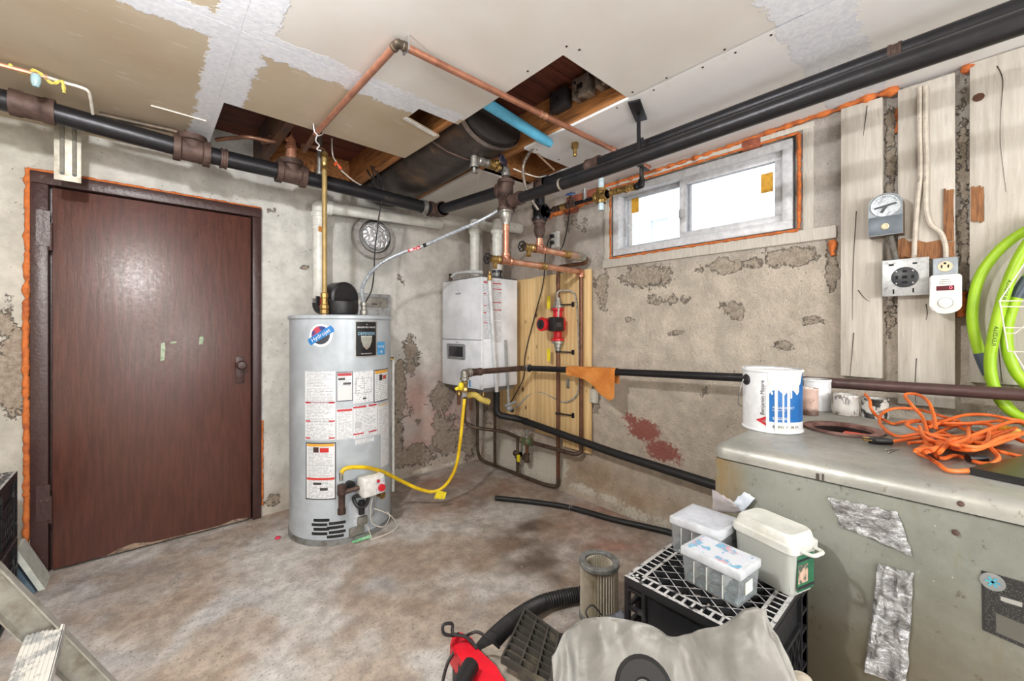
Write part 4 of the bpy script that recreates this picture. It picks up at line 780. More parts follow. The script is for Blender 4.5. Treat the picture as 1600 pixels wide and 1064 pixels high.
m = MB(); m.obox(tp(565, 812, .012), (.06, .03, .05), Rm, .008); m.obox(tp(557, 828, .006), (.09, .02, .05), Rm, .004); m.done('sensor_bracket', GALV, tk)
m = MB(); m.tube(spline([tp(572, 770, .08), tp(570, 790, .07), tp(573, 812, .06), tp(585, 818, .08), tp(598, 806, .05), tp(600, 798, .02)], 8), .0028, 5); m.tube(spline([tp(575, 790, .06), tp(590, 800, .1), tp(598, 820, .10), V(aZ(600, 836, .003)), V(aZ(580, 842, .003)), tp(573, 834, .05), tp(568, 818, .05)], 8), .0028, 5); m.done('loose_white_wire', WIREW, tk)
# blower and connections on the lid
BW = V((.925, 2.66, TZ+.01)); m = MB(); m.lathe([(.10, 0), (.105, .02), (.105, .075), (.095, .085)], BW, Z_, 28); m.done('blower_base', BLACKPL, tk)
m = MB(); bo = BW+V((0, 0, .10)); m.lathe([(.02, -.055), (.085, -.055), (.098, -.045), (.098, .045), (.085, .055), (.02, .055)], bo, V((.30, -1, 0)), 30); m.box(BW.x-.09, BW.x+.09, BW.y-.055, BW.y+.055, TZ+.08, TZ+.10, .006); m.done('blower_housing', BLACKPL, tk)
MB().tube(bent([(.905, 3.02, 1.45), (.905, 3.02, 1.40), (.93, 2.92, 1.375), (.97, 2.74, 1.375)], .06), .044, 14).done('exhaust_elbow', BLACKRUB, tk); coupling(tk, (.905, 3.02, 1.445), Z_, .043, CHROME, .03, 'hose_clamp', 1.1)
m = MB(); m.bar((.875, 2.93, 1.46), (.90, 2.90, 1.36), .03, .015); m.done('red_handle', REDP, tk)
MB().bar((.83, 2.80, 1.46), (.83, 2.80, 1.40), .02, .02).done('black_clip', BLACKPL, tk)
MB().lathe([(.024, 0), (.024, .025), (.017, .03), (.017, .05), (.021, .055), (.021, .075), (.013, .08)], (1.045, 2.59, TZ+.008), Z_, 12).done('outlet_nipple', GALV, tk)
MB().lathe([(.026, 0), (.026, .022), (.020, .025), (.026, .03), (.026, .05), (.019, .055), (.019, .09), (.023, .095), (.023, .12), (.016, .125)], aY(507, 488, 2.60).xy.to_3d()+Z_*(TZ+.008), Z_, 8).done('inlet_fitting', BRASS, tk)
MB().box(1.252, 1.272, 2.70, 2.74, 1.02, 1.06).cyl((1.262, 2.72, 1.04), (1.30, 2.70, 1.04), .014).done('relief_valve', BRASS, tk); MB().cyl((1.295, 2.70, 1.04), (1.295, 2.70, .12), .011).done('relief_pipe', WHITEPL, tk)
# tan supply pipe
s0 = aY(507, 488, 2.60); sp = thing('tan_supply_pipe', 'tan plastic supply pipe standing on the water heater lid', 'pipe', (s0.x, 2.60, TZ+.1))
sx = s0.x; length(sp, (sx, 2.60, TZ+.13), (sx, 2.60, 2.31), .0145, pm('tan_tube', (168, 142, 88), .45, .2, (140, 118, 74), 8)); 
coupling(sp, (sx, 2.60, 2.225), Z_, .014, BRASS, .05, 'coupling', 1.5); coupling(sp, (sx, 2.60, 2.29), Z_, .014, BRASS, .03, 'coupling', 1.5)
MB().tube(bent([(sx, 2.60, 2.30), (sx, 2.60, 2.33), (sx-.12, 2.63, 2.335), (.72, 2.68, 2.33)], .03), .012).done('branch_pipe', COPPERD, sp)
# grey braided hose with red label
t = NT('grey_clear_hose'); t.set(t.mix(t.ramp(t.noise(60, 2), .4, .6), rgb((132, 138, 146)), rgb((164, 170, 176))), .3); GH = t.m
gp = [V((1.045, 2.59, TZ+.08)), aD(566, 450, 2.66), aD(578, 428, 2.69), aD(598, 410, 2.72), aD(628, 395, 2.74), aD(657, 386, 2.74), aD(700, 367, 2.72), aD(750, 345, 2.68), aD(790, 322, 2.66), aD(803, 312, 2.72)]
gh = thing('grey_hose', 'grey translucent hose with red label arching from the water heater', 'hose', gp[0]); S_ = spline(gp, 8); MB().tube(S_, .0115, 10).done('hose', GH, gh)
i = 38; lab(MB().tube(S_[i-3:i+3], .0122, 10).done('hose_label', pm('red_hose_label', (206, 60, 72), .4, 0, (236, 220, 220), 60, .5, .55), gh), 'red printed band'); MB().tube(S_[i+3:i+5], .0124, 10).done('hose_label', BLACKPL, gh)
# black cable from the ceiling to the heater
bcp = [(1.12, 2.72, 2.32), (1.12, 2.66, 2.26), aD(598, 290, 2.80), aD(592, 340, 2.80), aD(586, 390, 2.80), aD(584, 430, 2.78), aD(580, 455, 2.75), aD(570, 475, 2.72), (1.075, 2.62, TZ+.03)]
kb = thing('black_cable', 'thin black cable hanging from the ceiling hole to the water heater', 'cable', (1.12, 2.66, 2.2)); MB().tube(spline(bcp, 8), .0048, 8).done('cable', BLACKRUB, kb)
m = MB()
for k in range(3): a = .4*k; m.tube(spline([(1.12+.012*k, 2.66, 2.33), (1.13+.03*k, 2.64, 2.27-.02*k), (1.125+.02*k, 2.63, 2.20-.01*k), (1.12, 2.655, 2.24)], 6), .004, 6)
m.done('cable_loops', BLACKRUB, kb)
# capped round flue thimble in the wall
th = thing('flue_thimble', 'round wall thimble capped with crinkled foil above the water heater', 'vent', aY(584, 370, YB))
tc = aY(584, 371, YB-.01); t = NT('crinkled_foil'); v_ = t.voro(22, None, 'DISTANCE_TO_EDGE'); t.set(rgb((236, 237, 240)), t.ramp(t.noise(20, 3), .3, .7, .25, .45), .65); t.bump(t.math('ADD', t.ramp(v_, 0, .18), t.noise(30, 3)), .8, .012); FOIL = t.m
MB().lathe([(.175, 0), (.165, .022), (.13, .03), (.126, .012), (.10, .008)], tc, (0, -1, 0), 40, False).done('mortar_collar', pm('grey_mortar', (158, 154, 150), .85, 0, (120, 112, 104), 16, .5, .7, .6, 40), th)
MB().lathe([(.122, -.01), (.128, .028), (.122, .032), (.116, .0)], tc, (0, -1, 0), 40, False).done('thimble_rim', pm('sooty_metal', (96, 94, 94), .5, .5, (60, 58, 56), 12), th)
m = MB(); m.lathe([(.105, .012), (.108, .03), (.09, .045), (.06, .052), (.03, .055), (.001, .056)], tc+V((.012, 0, .01)), (0, -1, 0), 40)
for v in m.bm.verts: v.co += V((n3(v.co.x*40, v.co.z*40, 1), n3(v.co.x*30, v.co.z*30, 4)*1.2, n3(v.co.x*40, v.co.z*40, 7)))*.006
m.done('foil_cap', FOIL, th)
# grey plate / patched box behind the tank
wb = aY(577, 476, YB-.02); wp = thing('cover_plate', 'flat grey metal cover plate on the wall behind the water heater', 'cover plate', wb)
MB().box(wb.x-.14, wb.x+.17, YB-.045, YB+.02, wb.z-.13, wb.z+.085, .008).done('plate', pm('galvanised_patch', (176, 178, 180), .45, .5, (140, 140, 140), 12), wp); MB().box(wb.x-.11, wb.x+.14, YB-.050, YB-.044, wb.z-.02, wb.z+.06, .003).done('raised_panel', GALV, wp); MB().box(wb.x+.01, wb.x+.05, YB-.053, YB-.049, wb.z-.0, wb.z+.008).done('slot', BLACKPL, wp)
# ================================================================ BOILER AND PINE BOARD
t = NT('knotty_pine'); p = t.map((1, 4.5, .5)); g = t.noise(6, 6, p, .6, .6); rings = t.noise(3.4, 2, t.map((1, 1.6, .25)), .5, 1.5)
wv = t.n.new('ShaderNodeTexWave'); wv.inputs['Scale'].default_value = 5; wv.inputs['Distortion'].default_value = 9; wv.inputs['Detail'].default_value = 3; wv.inputs['Detail Scale'].default_value = .8; wv.bands_direction = 'Y'; t.L(t.map((1, 1.4, .22)), wv.inputs[0])
col = t.mix(wv.outputs[1], rgb((224, 186, 130)), rgb((234, 204, 152))); col = t.mix(t.ramp(g, .58, .72, 0, .35), col, rgb((196, 150, 94)))
kn = t.voro(5.2, t.map((1, 1.25, .8))); col = t.mix(t.ramp(kn, .13, .05), col, rgb((112, 66, 36)))
t.set(col, .6); t.bump(g, .15, .003); PINE = t.m
pb = thing('pine_board', 'knotty pine backing board fixed to the wall behind pump', 'board', (2.43, 2.3, .38))
for i, (a, b) in enumerate(((1.852, 2.115), (2.117, 2.42), (2.422, 2.70), (2.702, 2.96))):
    MB().box(2.41, 2.432, a, b, (.345, .40, .44, .46)[i], (1.685, 1.68, 1.672, 1.67)[i], .002).done('plank', PINE, pb)
MB().box(2.400, 2.4105, 2.04, 2.07, .80, .87, .002).done('small_bracket', CHROME, pb)
MB().box(2.40, 2.44, 1.80, 1.85, .72, .82, .004).done('corner_block', pm('pale_foam_block', (196, 192, 180), .8), pb)
bo = thing('boiler', 'white wall-hung boiler with small dark display in room corner', 'boiler', (2.14, 2.83, .78))
BWH = pm('white_enamel', (234, 237, 243), .28, 0, (228, 231, 238), 2); bx0, bx1, by0, by1, bz0, bz1 = 1.95, 2.33, 2.544, 3.105, .785, 1.657
m = MB(); m.box(bx0+.02, bx1, by0, by1, bz0, bz1, .008); m.done('case', BWH, bo)
m = MB(); m.box(bx0, bx0+.022, by0-.002, by1+.002, bz0+.378, bz1+.002, .010); fp_ = m.done('front_panel', BWH, bo)
m = MB(); m.box(bx0, bx0+.022, by0-.002, by1+.002, bz0-.01, bz0+.374, .008); lp = m.done('lower_panel', BWH, bo)
MB().box(bx1, 2.45, by0+.08, by1-.08, bz1-.15, bz1-.05).done('wall_bracket', GALV, bo); MB().box(bx0+.04, bx1-.02, by0+.03, by1-.03, bz0-.035, bz0, .004).done('underside', pm('grey_underside', (120, 120, 122), .5, .3), bo)
MB().box(bx0+.03, bx1, by0+.01, by1-.01, bz1, bz1+.012, .003).done('top_plate', pm('dark_top', (90, 90, 92), .5), bo)
MB().box(bx0-.006, bx0+.001, 2.755, 3.02, 1.0, 1.125, .012).done('display_bezel', pm('grey_bezel', (140, 142, 146), .35), lp); MB().box(bx0-.008, bx0-.0055, 2.785, 2.99, 1.02, 1.105).done('display', pm('dark_screen', (44, 46, 52), .15), lp)
INK = pm('dark_print', (70, 72, 80), .5)
def front(y, z, off=.0012): return lambda u, v: V((bx0-off, y-u, z+v))
text_into(MB(), 'navien', .030, front(2.86, 1.545)).done('print', INK, fp_); text_into(MB(), 'navien', .018, front(2.87, 1.142)).done('print', INK, lp)
text_into(MB(), '^', .03, front(2.86, 1.565)).done('print', INK, fp_)
def side(name, mat, px0, px1, py0, py1):
    a = aY(px0, py0, by0); b = aY(px1, py1, by0); m = MB(); m.grid(lambda u, v: V((a.x+(b.x-a.x)*u, by0-.0012, b.z+(a.z-b.z)*v)), 1, 1, True); return m.done(name, mat, bo)
side('label_sheet', print_mat('boiler_label_a', rows=40, words=6, bands=[(.05, .5, .95, .975, RED), (.05, .4, .76, .775, RED), (.05, .45, .56, .575, RED), (.05, .4, .44, .455, RED), (.05, .5, .28, .295, RED)]), 755, 767, 437, 530)
side('label_sheet', print_mat('boiler_label_b', rows=44, words=8, bands=[(.05, .95, .90, .925, RED), (.05, .95, .76, .78, RED), (.6, .95, .68, .69, RED), (.05, .95, .43, .45, RED), (.05, .95, .24, .26, RED)]), 769, 784, 437, 500); side('label_sheet', print_mat('boiler_label_c', rows=20, words=6), 769, 784, 502, 535)
TUBE = pm('clear_tube', (206, 208, 210), .2, 0, (226, 228, 230), 6)
ct = thing('condensate_tube', 'clear plastic tube running down the boiler side from a brass cap', 'tube', aY(766, 440, by0-.02))
a = aY(765, 438, by0-.02); MB().cyl(a+Z_*.0, aY(776, 612, by0-.02), .016, seg=12).done('tube', TUBE, ct); MB().lathe([(.012, -.01), (.018, 0), (.018, .04), (.008, .05), (.008, .07)], a, Z_, 10).done('brass_cap', BRASS, ct)
ct = thing('grey_drain_tube', 'thin grey tube hanging beside the boiler to a small trap', 'tube', aY(791, 530, by0-.02))
MB().cyl(aY(790, 531, by0-.02), aY(795, 632, by0-.02), .010, seg=10).done('tube', GREYPL, ct); MB().ball(aY(796, 638, by0-.02), .028, (1, 1, .8)).cyl(aY(790, 634, by0-.02), aY(806, 628, by0-.02), .012).done('trap', GREYPL, ct); MB().ball(aY(800, 641, by0-.03), .018).done('trap_cap', BLACKPL, ct)
um_ = thing('boiler_manifold', 'brass and copper connections under the boiler with wrapped pipe', 'pipe', (2.05, 2.8, .74))
for x, y, z in ((2.02, 2.95, .60), (2.08, 2.86, .56), (2.15, 2.78, .62)): length(um_, (x, y, .76), (x, y, z), .014, COPPERD); coupling(um_, (x, y, .71), Z_, .014, BRASS, .05, 'coupling', 1.5)
MB().tube(spline([aD(730, 618, 2.95), aD(742, 617, 2.95), aD(752, 624, 2.95), aD(764, 628, 2.98)], 5), .022, 10).done('wrapped_pipe', pm('yellowed_wrap', (196, 172, 84), .7, 0, (150, 130, 80), 20), um_)
MB().tube(spline([(1.98, 3.0, 1.70), (1.97, 2.9, 1.72), (1.985, 2.72, 1.715), (2.0, 2.60, 1.70)], 6), .013, 8).done('top_hose', TUBE, bo)
MB().lathe([(.012, 0), (.018, .02), (.012, .05), (.02, .06), (.004, .07)], (1.98, 3.02, 1.66), Z_, 10).done('air_vent', RUST, bo)
# outlet with two black plugs and their cords
oc = aX(870, 375, XR); ot = thing('duplex_outlet', 'white duplex outlet with two black plugs left of the window', 'outlet', oc)
MB().box(XR-.03, XR+.01, oc.y-.036, oc.y+.036, oc.z-.062, oc.z+.062, .004).done('cover_plate', WHITEPL, ot)
for dz in (.025, -.025): MB().box(XR-.062, XR-.031, oc.y-.005, oc.y+.025, oc.z+dz-.014, oc.z+dz+.014, .006).done('plug', BLACKPL, ot)
solo(MB().tube(spline([aX(862, 371, 2.38), aX(856, 378, 2.37), aX(852, 400, 2.37), aX(849, 440, 2.39), aX(838, 485, 2.395), aX(826, 530, 2.395), aX(820, 560, 2.395), aX(818, 590, 2.39), aX(806, 615, 2.36), aX(796, 632, 2.34)], 8), .0045, 7), 'power_cable', BLACKRUB, 'black cord dropping from the left plug across the pine board', 'cord', (2.38, 2.3, 1.5))
solo(MB().tube(spline([aX(862, 380, 2.38), aX(860, 388, 2.37), aX(866, 395, 2.38), aX(876, 390, 2.41), aX(883, 372, 2.42), aX(888, 345, 2.42), aX(891, 320, 2.42), aX(892, 300, 2.41)], 8), .0045, 7), 'power_cable', BLACKRUB, 'black cord looping up from the outlet to the window top', 'cord', (2.4, 2.0, 2.0))
# ================================================================ WINDOW-WALL BOARDS, BOXES, HOSE
XB = 2.405
t = NT('old_whitewashed_board'); v1 = t.map((4, 9, .7)); g = t.noise(5, 7, v1, .65, .3); s2 = t.noise(60, 3, t.map((1, 1, .12))); 
col = t.mix(t.ramp(g, .3, .7), rgb((184, 176, 164)), rgb((206, 199, 188))); col = t.mix(t.ramp(s2, .60, .74, 0, .35), col, rgb((150, 138, 124)))
col = t.mix(t.ramp(t.noise(26, 4, rough=.75), .70, .74, 0, .7), col, rgb((110, 98, 86))); t.set(col, .8); t.bump(t.math('ADD', g, t.math('MULTIPLY', s2, .8)), .4, .004); BRD = t.m
BARE = pm('bare_brown_wood', (146, 98, 60), .75, 0, (108, 70, 44), 14, .45, .65, .3, 40, .2, (4, 8, .8)); CRK = pm('dark_crack', (62, 54, 48), .9)
def plank(name, label, px0, px1, zt, zb, cracks=(), bare=(), y_end=None):
    a, b = aX(px0, 300, XB).y, aX(px1, 300, XB).y
    if y_end is not None: b = y_end
    o = thing(name, label, 'board', (XB, (a+b)/2, zb), 'whitewashed boards on the window wall')
    m = MB(); m.box(XB, XR-.002, b, a, zb, zt, .003)
    for v in m.bm.verts: v.co += V((.003*n3(v.co.y*9, v.co.z*3, 2), .004*n3(v.co.z*4, v.co.y, 5), .004*n3(v.co.y*20, v.co.z, 6)))
    m.done('plank_face', BRD, o)
    for pts in cracks:
        q = [aX(x, y, XB-.0012) for x, y in pts]; MB().tube(spline(q, 4), .0016, 4, rf=lambda i: max(.3, 1-.08*i)).done('crack', CRK, o)
    for x0, x1, y0_, y1_ in bare:
        rnd = lambda a, k: a*n3(k*1.7, x0*.3, y0_*.2)
        q = [aX(x, y, XB-.0062) for x, y in [(x0, y0_+(y1_-y0_)*(1-k/8)) for k in range(9)]+[(x0+(x1-x0)*k/10, y0_+rnd(min(14, (x1-x0)*.22), k)) for k in range(1, 10)]+[(x1-abs(rnd(3, k+9)), y0_+(y1_-y0_)*k/8) for k in range(9)]+[(x1-(x1-x0)*k/10, y1_+rnd(min(12, (x1-x0)*.22), k+20)) for k in range(1, 10)]]
        m = MB(); m.bm.faces.new([m.bm.verts.new(p) for p in q]); bmesh.ops.triangulate(m.bm, faces=m.bm.faces); m.done('bare_patch', BARE, o)
    return o
plank('timber_board', 'whitewashed board with split lower corner, nearest the window', 1313, 1378, 2.265, aX(1345, 589, XB).z, [[(1355, 165), (1352, 190), (1349, 212)], [(1334, 520), (1331, 555), (1328, 588)], [(1338, 330), (1333, 420), (1332, 500)], [(1341, 453), (1350, 465), (1359, 471)]])
plank('timber_board', 'whitewashed board behind the timer, receptacle and carbon monoxide alarm', 1402, 1492, 2.27, aX(1450, 635, XB).z, [[(1432, 560), (1430, 600), (1431, 630)], [(1447, 475), (1449, 490), (1447, 500)]], [(1403, 1492, 376, 404), (1474, 1491, 296, 375)])
pk = plank('timber_board', 'whitewashed board behind the green hose, with a dark knot', 1515, 1600, 2.285, aX(1560, 600, XB).z, [[(1558, 103), (1567, 125), (1564, 170), (1563, 220), (1567, 260), (1572, 300)], [(1554, 480), (1560, 540), (1566, 598)]], [(1517, 1538, 292, 346)], -.24)
c = aX(1529, 152, XB-.001); MB().lathe([(.016, 0), (.001, .0006)], c, -X_, 14).done('knot', pm('dark_knot', (84, 52, 36), .8), pk)
TIM = pm('grey_hammered_metal', (140, 146, 150), .45, .4, (112, 116, 120), 40, .4, .7)
tb = aX(1383, 345, 2.325); w_ = (aX(1357, 345, 2.325).y-aX(1411, 345, 2.325).y)/2; h0 = aX(1383, 367, 2.325).z; h1_ = aX(1383, 302, 2.325).z; hs_ = h1_-w_*1.0
tm = thing('timer_switch', 'grey round-topped timer switch box with a pointer dial', 'timer', (2.36, tb.y, h0))
arc = [(w_*math.cos(a), (h1_-w_*.8)+w_*.8*math.sin(a)) for a in [math.pi*i/14 for i in range(15)]]
sh = [(-w_, h0), (w_, h0)]+arc
m = MB(); m.prism(sh, 2.335, XB, lambda u, v, w: (w, tb.y+u, v)); m.done('case', pm('brown_bakelite', (110, 92, 80), .5, .2, (84, 70, 60), 14), tm)
m = MB(); m.prism(sh, 2.325, 2.336, lambda u, v, w: (w, tb.y+u, v)); fc = m.done('face', TIM, tm)
zc_ = h1_-w_*.95; m = MB(); m.lathe([(w_*.86, 0), (w_*.9, .002), (w_*.86, .003), (w_*.85, .001), (.001, .001)], (2.325, tb.y, zc_), -X_, 32); m.done('dial', pm('dial_grey', (160, 165, 168), .35, .5, (128, 130, 132), 60), fc)
m = MB(); m.obox((2.321, tb.y, zc_-.002), (.004, w_*1.3, .006), Matrix.Rotation(-.18, 3, 'X')); m.obox((2.320, tb.y+.004, zc_-.014), (.005, .008, .034), Matrix.Rotation(.55, 3, 'X')); m.done('pointer', pm('dark_pointer', (58, 58, 60), .4, .4), fc)
m = MB()
for k in range(13): a_ = math.pi*(.12+.76*k/12); m.obox((2.3235, tb.y-.038*math.cos(a_), zc_+.038*math.sin(a_)), (.001, .0016, .006), Matrix.Rotation(-(a_-math.pi/2), 3, 'X'))
m.done('dial_ticks', INK, fc)
MB().box(2.322, 2.3255, tb.y-w_*.97, tb.y+w_*.97, h0+.003, zc_-.045, .001).done('lower_plate', pm('slate_panel', (104, 112, 120), .45, .3), fc)
MB().lathe([(.013, 0), (.013, .004), (.009, .006), (.006, .003), (.001, .003)], (2.322, tb.y, h0+.035), -X_, 18).done('key_lock', pm('ivory_plastic', (222, 206, 172), .4), fc)
cp = thing('conduit', 'short grey flexible conduit between timer and range receptacle', 'conduit', aX(1394, 386, 2.38)); p0, p1 = aX(1390, 367, 2.375), aX(1400, 408, 2.375)
MB().tube([p0.lerp(p1, i/40) for i in range(41)], .012, 10, rf=lambda i: 1.1 if i % 2 else .92).done('flexible_conduit', GALV, cp)
def platebox(px0, px1, py0, py1, X): a = aX(px0, (py0+py1)/2, X).y; b = aX(px1, (py0+py1)/2, X).y; pc = (px0+px1)/2; return b, a, aX(pc, py1, X).z, aX(pc, py0, X).z
STEELP = pm('spattered_steel', (190, 192, 192), .4, .45, (150, 148, 144), 30, .6, .68)
a, b, c, d = platebox(1378, 1452, 404, 462, 2.36); rr = thing('range_receptacle', 'square steel cover plate with black round four-slot range receptacle', 'outlet', (2.38, (a+b)/2, c))
MB().box(2.36, 2.365, a, b, c, d, .002).done('cover_plate', STEELP, rr); MB().box(2.365, XB, a+.012, b-.012, c+.012, d-.012).done('back_box', GALV, rr)
rc = V((2.36, (a+b)/2, (c+d)/2)); so = MB().lathe([(.042, 0), (.042, .006), (.038, .008), (.001, .008)], rc, -X_, 32).done('socket', pm('charcoal_socket', (52, 54, 58), .4), rr)
SLOT = pm('slot_black', (10, 10, 10), .8); m = MB()
for y, z, w, h in ((0, .024, .014, .009), (.024, 0, .008, .014), (-.024, 0, .008, .014), (0, -.022, .016, .009), (0, 0, .016, .012)): m.box(rc.x-.0092, rc.x-.0078, rc.y+y-w/2, rc.y+y+w/2, rc.z+z-h/2, rc.z+z+h/2)
m.done('slot', SLOT, so)
for y, z in ((.025, .025), (-.025, .025), (.025, -.025), (-.025, -.025)): MB().lathe([(.004, 0), (.003, .002), (.001, .002)], rc+V((-.008, y, z)), -X_, 8).done('screw', CHROME, so)
for y, z, w, h in ((-.03, .055, .014, .006), (.042, .055, .016, .008), (.035, -.058, .005, .02), (-.025, -.056, .005, .018)): MB().box(2.3592, 2.3601, rc.y+y-w/2, rc.y+y+w/2, rc.z+z-h/2, rc.z+z+h/2).done('plate_slot', SLOT, rr)
a, b, c, d = platebox(1457, 1497, 402, 442, 2.345); ob = thing('outlet_box', 'steel utility box with ivory receptacle above the carbon monoxide alarm', 'outlet', (2.37, (a+b)/2, c))
MB().box(2.345, XB, a, b, c-.03, d, .004).done('box', pm('grey_steel_box', (150, 156, 162), .45, .4), ob); oc_ = V((2.344, (a+b)/2, d-.036)); m = MB(); m.lathe([(.021, 0), (.020, .005), (.001, .005)], oc_, -X_, 24); rcp = m.done('receptacle', pm('ivory_plastic', (222, 206, 172), .4), ob)
m = MB(); m.box(2.3378, 2.3392, oc_.y-.011, oc_.y-.007, oc_.z-.006, oc_.z+.006).box(2.3378, 2.3392, oc_.y+.007, oc_.y+.011, oc_.z-.006, oc_.z+.006).cyl((2.3378, oc_.y, oc_.z+.012), (2.3392, oc_.y, oc_.z+.012), .004, seg=8); m.done('slot', SLOT, rcp)
a, b, c, d = platebox(1452, 1503, 429, 490, 2.315); co = thing('carbon_monoxide_alarm', 'white plug-in carbon monoxide alarm showing red 0', 'alarm', (2.33, (a+b)/2, c)); w_ = (b-a)/2; cy_ = (a+b)/2
sh = [(w_*math.cos(t_), c+w_*.75+w_*.75*math.sin(t_)) for t_ in [math.pi+math.pi*i/16 for i in range(17)]]+[(w_, d-.008), (w_-.006, d), (-w_+.006, d), (-w_, d-.008)]
m = MB(); m.prism(sh, 2.315, 2.345, lambda u, v, w: (w, cy_+u, v)); bmesh.ops.bevel(m.bm, geom=[e for e in m.bm.edges if all(abs(v.co.x-2.315) < 1e-5 for v in e.verts)], offset=.005, segments=2, affect='EDGES'); al = m.done('case', pm('alarm_white', (226, 224, 220), .4), co)
dz_ = d-.052; MB().box(2.3138, 2.3152, cy_-.024, cy_+.024, dz_-.009, dz_+.009).done('display', pm('dark_red_window', (92, 26, 40), .25), al)
t = NT('red_led'); t.set((.9, .1, .15, 1), .5); t.b.inputs['Emission Color'].default_value = (1, .10, .18, 1); t.b.inputs['Emission Strength'].default_value = 2; text_into(MB(), '0', .019, lambda u, v: V((2.3130, cy_-.015-u, dz_+v))).done('digit', t.m, al)
m = MB()
for k in range(3): m.box(2.3142, 2.3152, cy_-.016+.004*(k == 0), cy_+.016-.004*(k == 0), d-.020-k*.008, d-.0175-k*.008)
m.lathe([(.0215, 0), (.0215, .001), (.020, .001), (.020, 0)], (2.3152, cy_, c+.042), -X_, 28, False); m.box(2.3142, 2.3152, cy_-.0008, cy_+.0008, c+.026, c+.058); stuff(m.done('speaker_slots', pm('grey_groove', (150, 150, 148), .5), al))
MB().lathe([(.0195, 0), (.0195, .002), (.017, .003), (.001, .003)], (2.3152, cy_, c+.042), -X_, 28).done('test_button', WHITEPL, al)
PCAB = pm('painted_cable', (196, 186, 172), .6, 0, (74, 66, 60), 16, .60, .72)
for i, (pts, lb) in enumerate(((((1437, 136), (1437, 200), (1438, 270), (1434, 310), (1431, 345), (1429, 380), (1428, 404)), 'paint-covered cable running down the board to the range receptacle'), (((1446, 134), (1446, 200), (1447, 270), (1447, 325), (1454, 350), (1470, 364), (1477, 384), (1478, 403)), 'paint-covered cable bending right to the small outlet box'))):
    solo(MB().tube(spline([aX(x, y, XB-.012) for x, y in pts], 8), .0085, 8), 'painted_cable', PCAB, lb, 'cable', aX(*pts[2], XB-.012), 'painted cables on the board')
# ---- green hose coil
GRH = pm('lime_hose', (164, 206, 36), .42, 0, (150, 192, 30), 6); SLV = pm('slate_sleeve', (70, 82, 96), .5); XH = 2.345
gh = thing('garden_hose', 'lime green air hose hanging in loose coils on the board', 'hose', aX(1600, 500, XH))
L1 = [(1850, 420), (1760, 352), (1700, 340), (1650, 342), (1600, 362), (1560, 392), (1530, 435), (1519, 490), (1527, 540), (1545, 585), (1570, 630), (1620, 670), (1700, 690), (1800, 670), (1860, 580), (1875, 490)]
L2 = [(1855, 440), (1760, 345), (1690, 330), (1640, 345), (1603, 385), (1576, 440), (1557, 505), (1547, 565), (1555, 610), (1574, 638), (1603, 654), (1650, 662), (1720, 660), (1820, 630), (1870, 540)]
L3 = [(1840, 470), (1790, 400), (1720, 380), (1660, 390), (1615, 425), (1588, 465), (1573, 515), (1578, 560), (1598, 595), (1640, 625), (1720, 640), (1800, 610), (1840, 540)]
for k, (L, X) in enumerate(((L1, XH+.02), (L2, XH-.03), (L3, XH))):
    sp_ = spline([aX(x, y, X) for x, y in L], 8, True); MB().tube(sp_, .0165, 12, True).done('coil', GRH, gh)
    i = {0: 66, 1: 0, 2: 34}[k]
    if i: lab(MB().tube(sp_[i:i+7], .0175, 12).done('sleeve', SLV, gh), 'slate grey sleeve')
def hose_text(p0, p1, txt):
    a, b = aX(*p0, XH-.0485), aX(*p1, XH-.0485); d = (b-a).normalized(); n = d.cross(X_); text_into(MB(), txt, .015, lambda u, v: a.lerp(b, .5)+d*u-n*v+X_*0).done('print', BLACKPL, gh)
hose_text((1562, 485), (1584, 420), 'FLEXZILLA'); hose_text((1549, 560), (1560, 490), 'FLEXZILLA')
wb_ = thing('wire_rack', 'small white wire rack hanging over the green hose', 'rack', aX(1590, 480, 2.27)); m = MB(); Xa = 2.27
def wl(*pts, X=Xa): m.tube([aX(x, y, X) for x, y in pts], .0022, 6)
wl((1562, 470), (1640, 352)); wl((1562, 470), (1575, 548)); wl((1562, 470), (1680, 471)); wl((1564, 479), (1680, 480)); wl((1575, 549), (1690, 552)); wl((1570, 512), (1680, 513)); wl((1572, 521), (1586, 521), (1602, 508), (1640, 509)); wl((1584, 550), (1640, 640)); wl((1690, 552), (1680, 352)); wl((1640, 352), (1680, 352))
for x in (1562, 1680): m.tube([aX(x, 470, Xa), aX(x, 470, Xa)+V((.12, 0, 0))], .0022, 6)
m.done('wire_frame', pm('white_coated_wire', (222, 218, 206), .4), wb_)
# ================================================================ FURNACE
T = .90; FX0, FX1, FY0, FY1 = 1.322, 2.25, -1.35, .548
fu = thing('furnace', 'large grey-green metal furnace cabinet with stained sides, used as a bench', 'furnace', (1.78, -.4, 0))
t = NT('stained_green_enamel'); a = t.noise(3, 6, rough=.7); b = t.noise(34, 6, rough=.75); c_ = t.noise(12, 5, t.map((1, 3, .6)), .7)
col = t.mix(t.ramp(a, .3, .7), rgb((120, 123, 115)), rgb((144, 147, 139))); col = t.mix(t.ramp(c_, .55, .75, 0, .5), col, rgb((128, 120, 98)))
col = t.mix(t.ramp(b, .60, .67, 0, .75), col, rgb((78, 68, 52))); col = t.mix(t.ramp(t.noise(70, 3), .70, .74, 0, .7), col, rgb((188, 188, 180))); p = t.sep(t.coord())
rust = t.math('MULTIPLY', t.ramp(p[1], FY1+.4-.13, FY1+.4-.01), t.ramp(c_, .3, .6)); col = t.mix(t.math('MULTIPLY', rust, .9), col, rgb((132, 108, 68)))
low_stain_shade = t.math('MULTIPLY', t.ramp(t.math('ADD', p[2], t.math('MULTIPLY', a, .35)), .95, .50), .8); col = t.mix(low_stain_shade, col, rgb((104, 92, 70)))  # lower front browned: stains plus the crates' shadow put into the colour
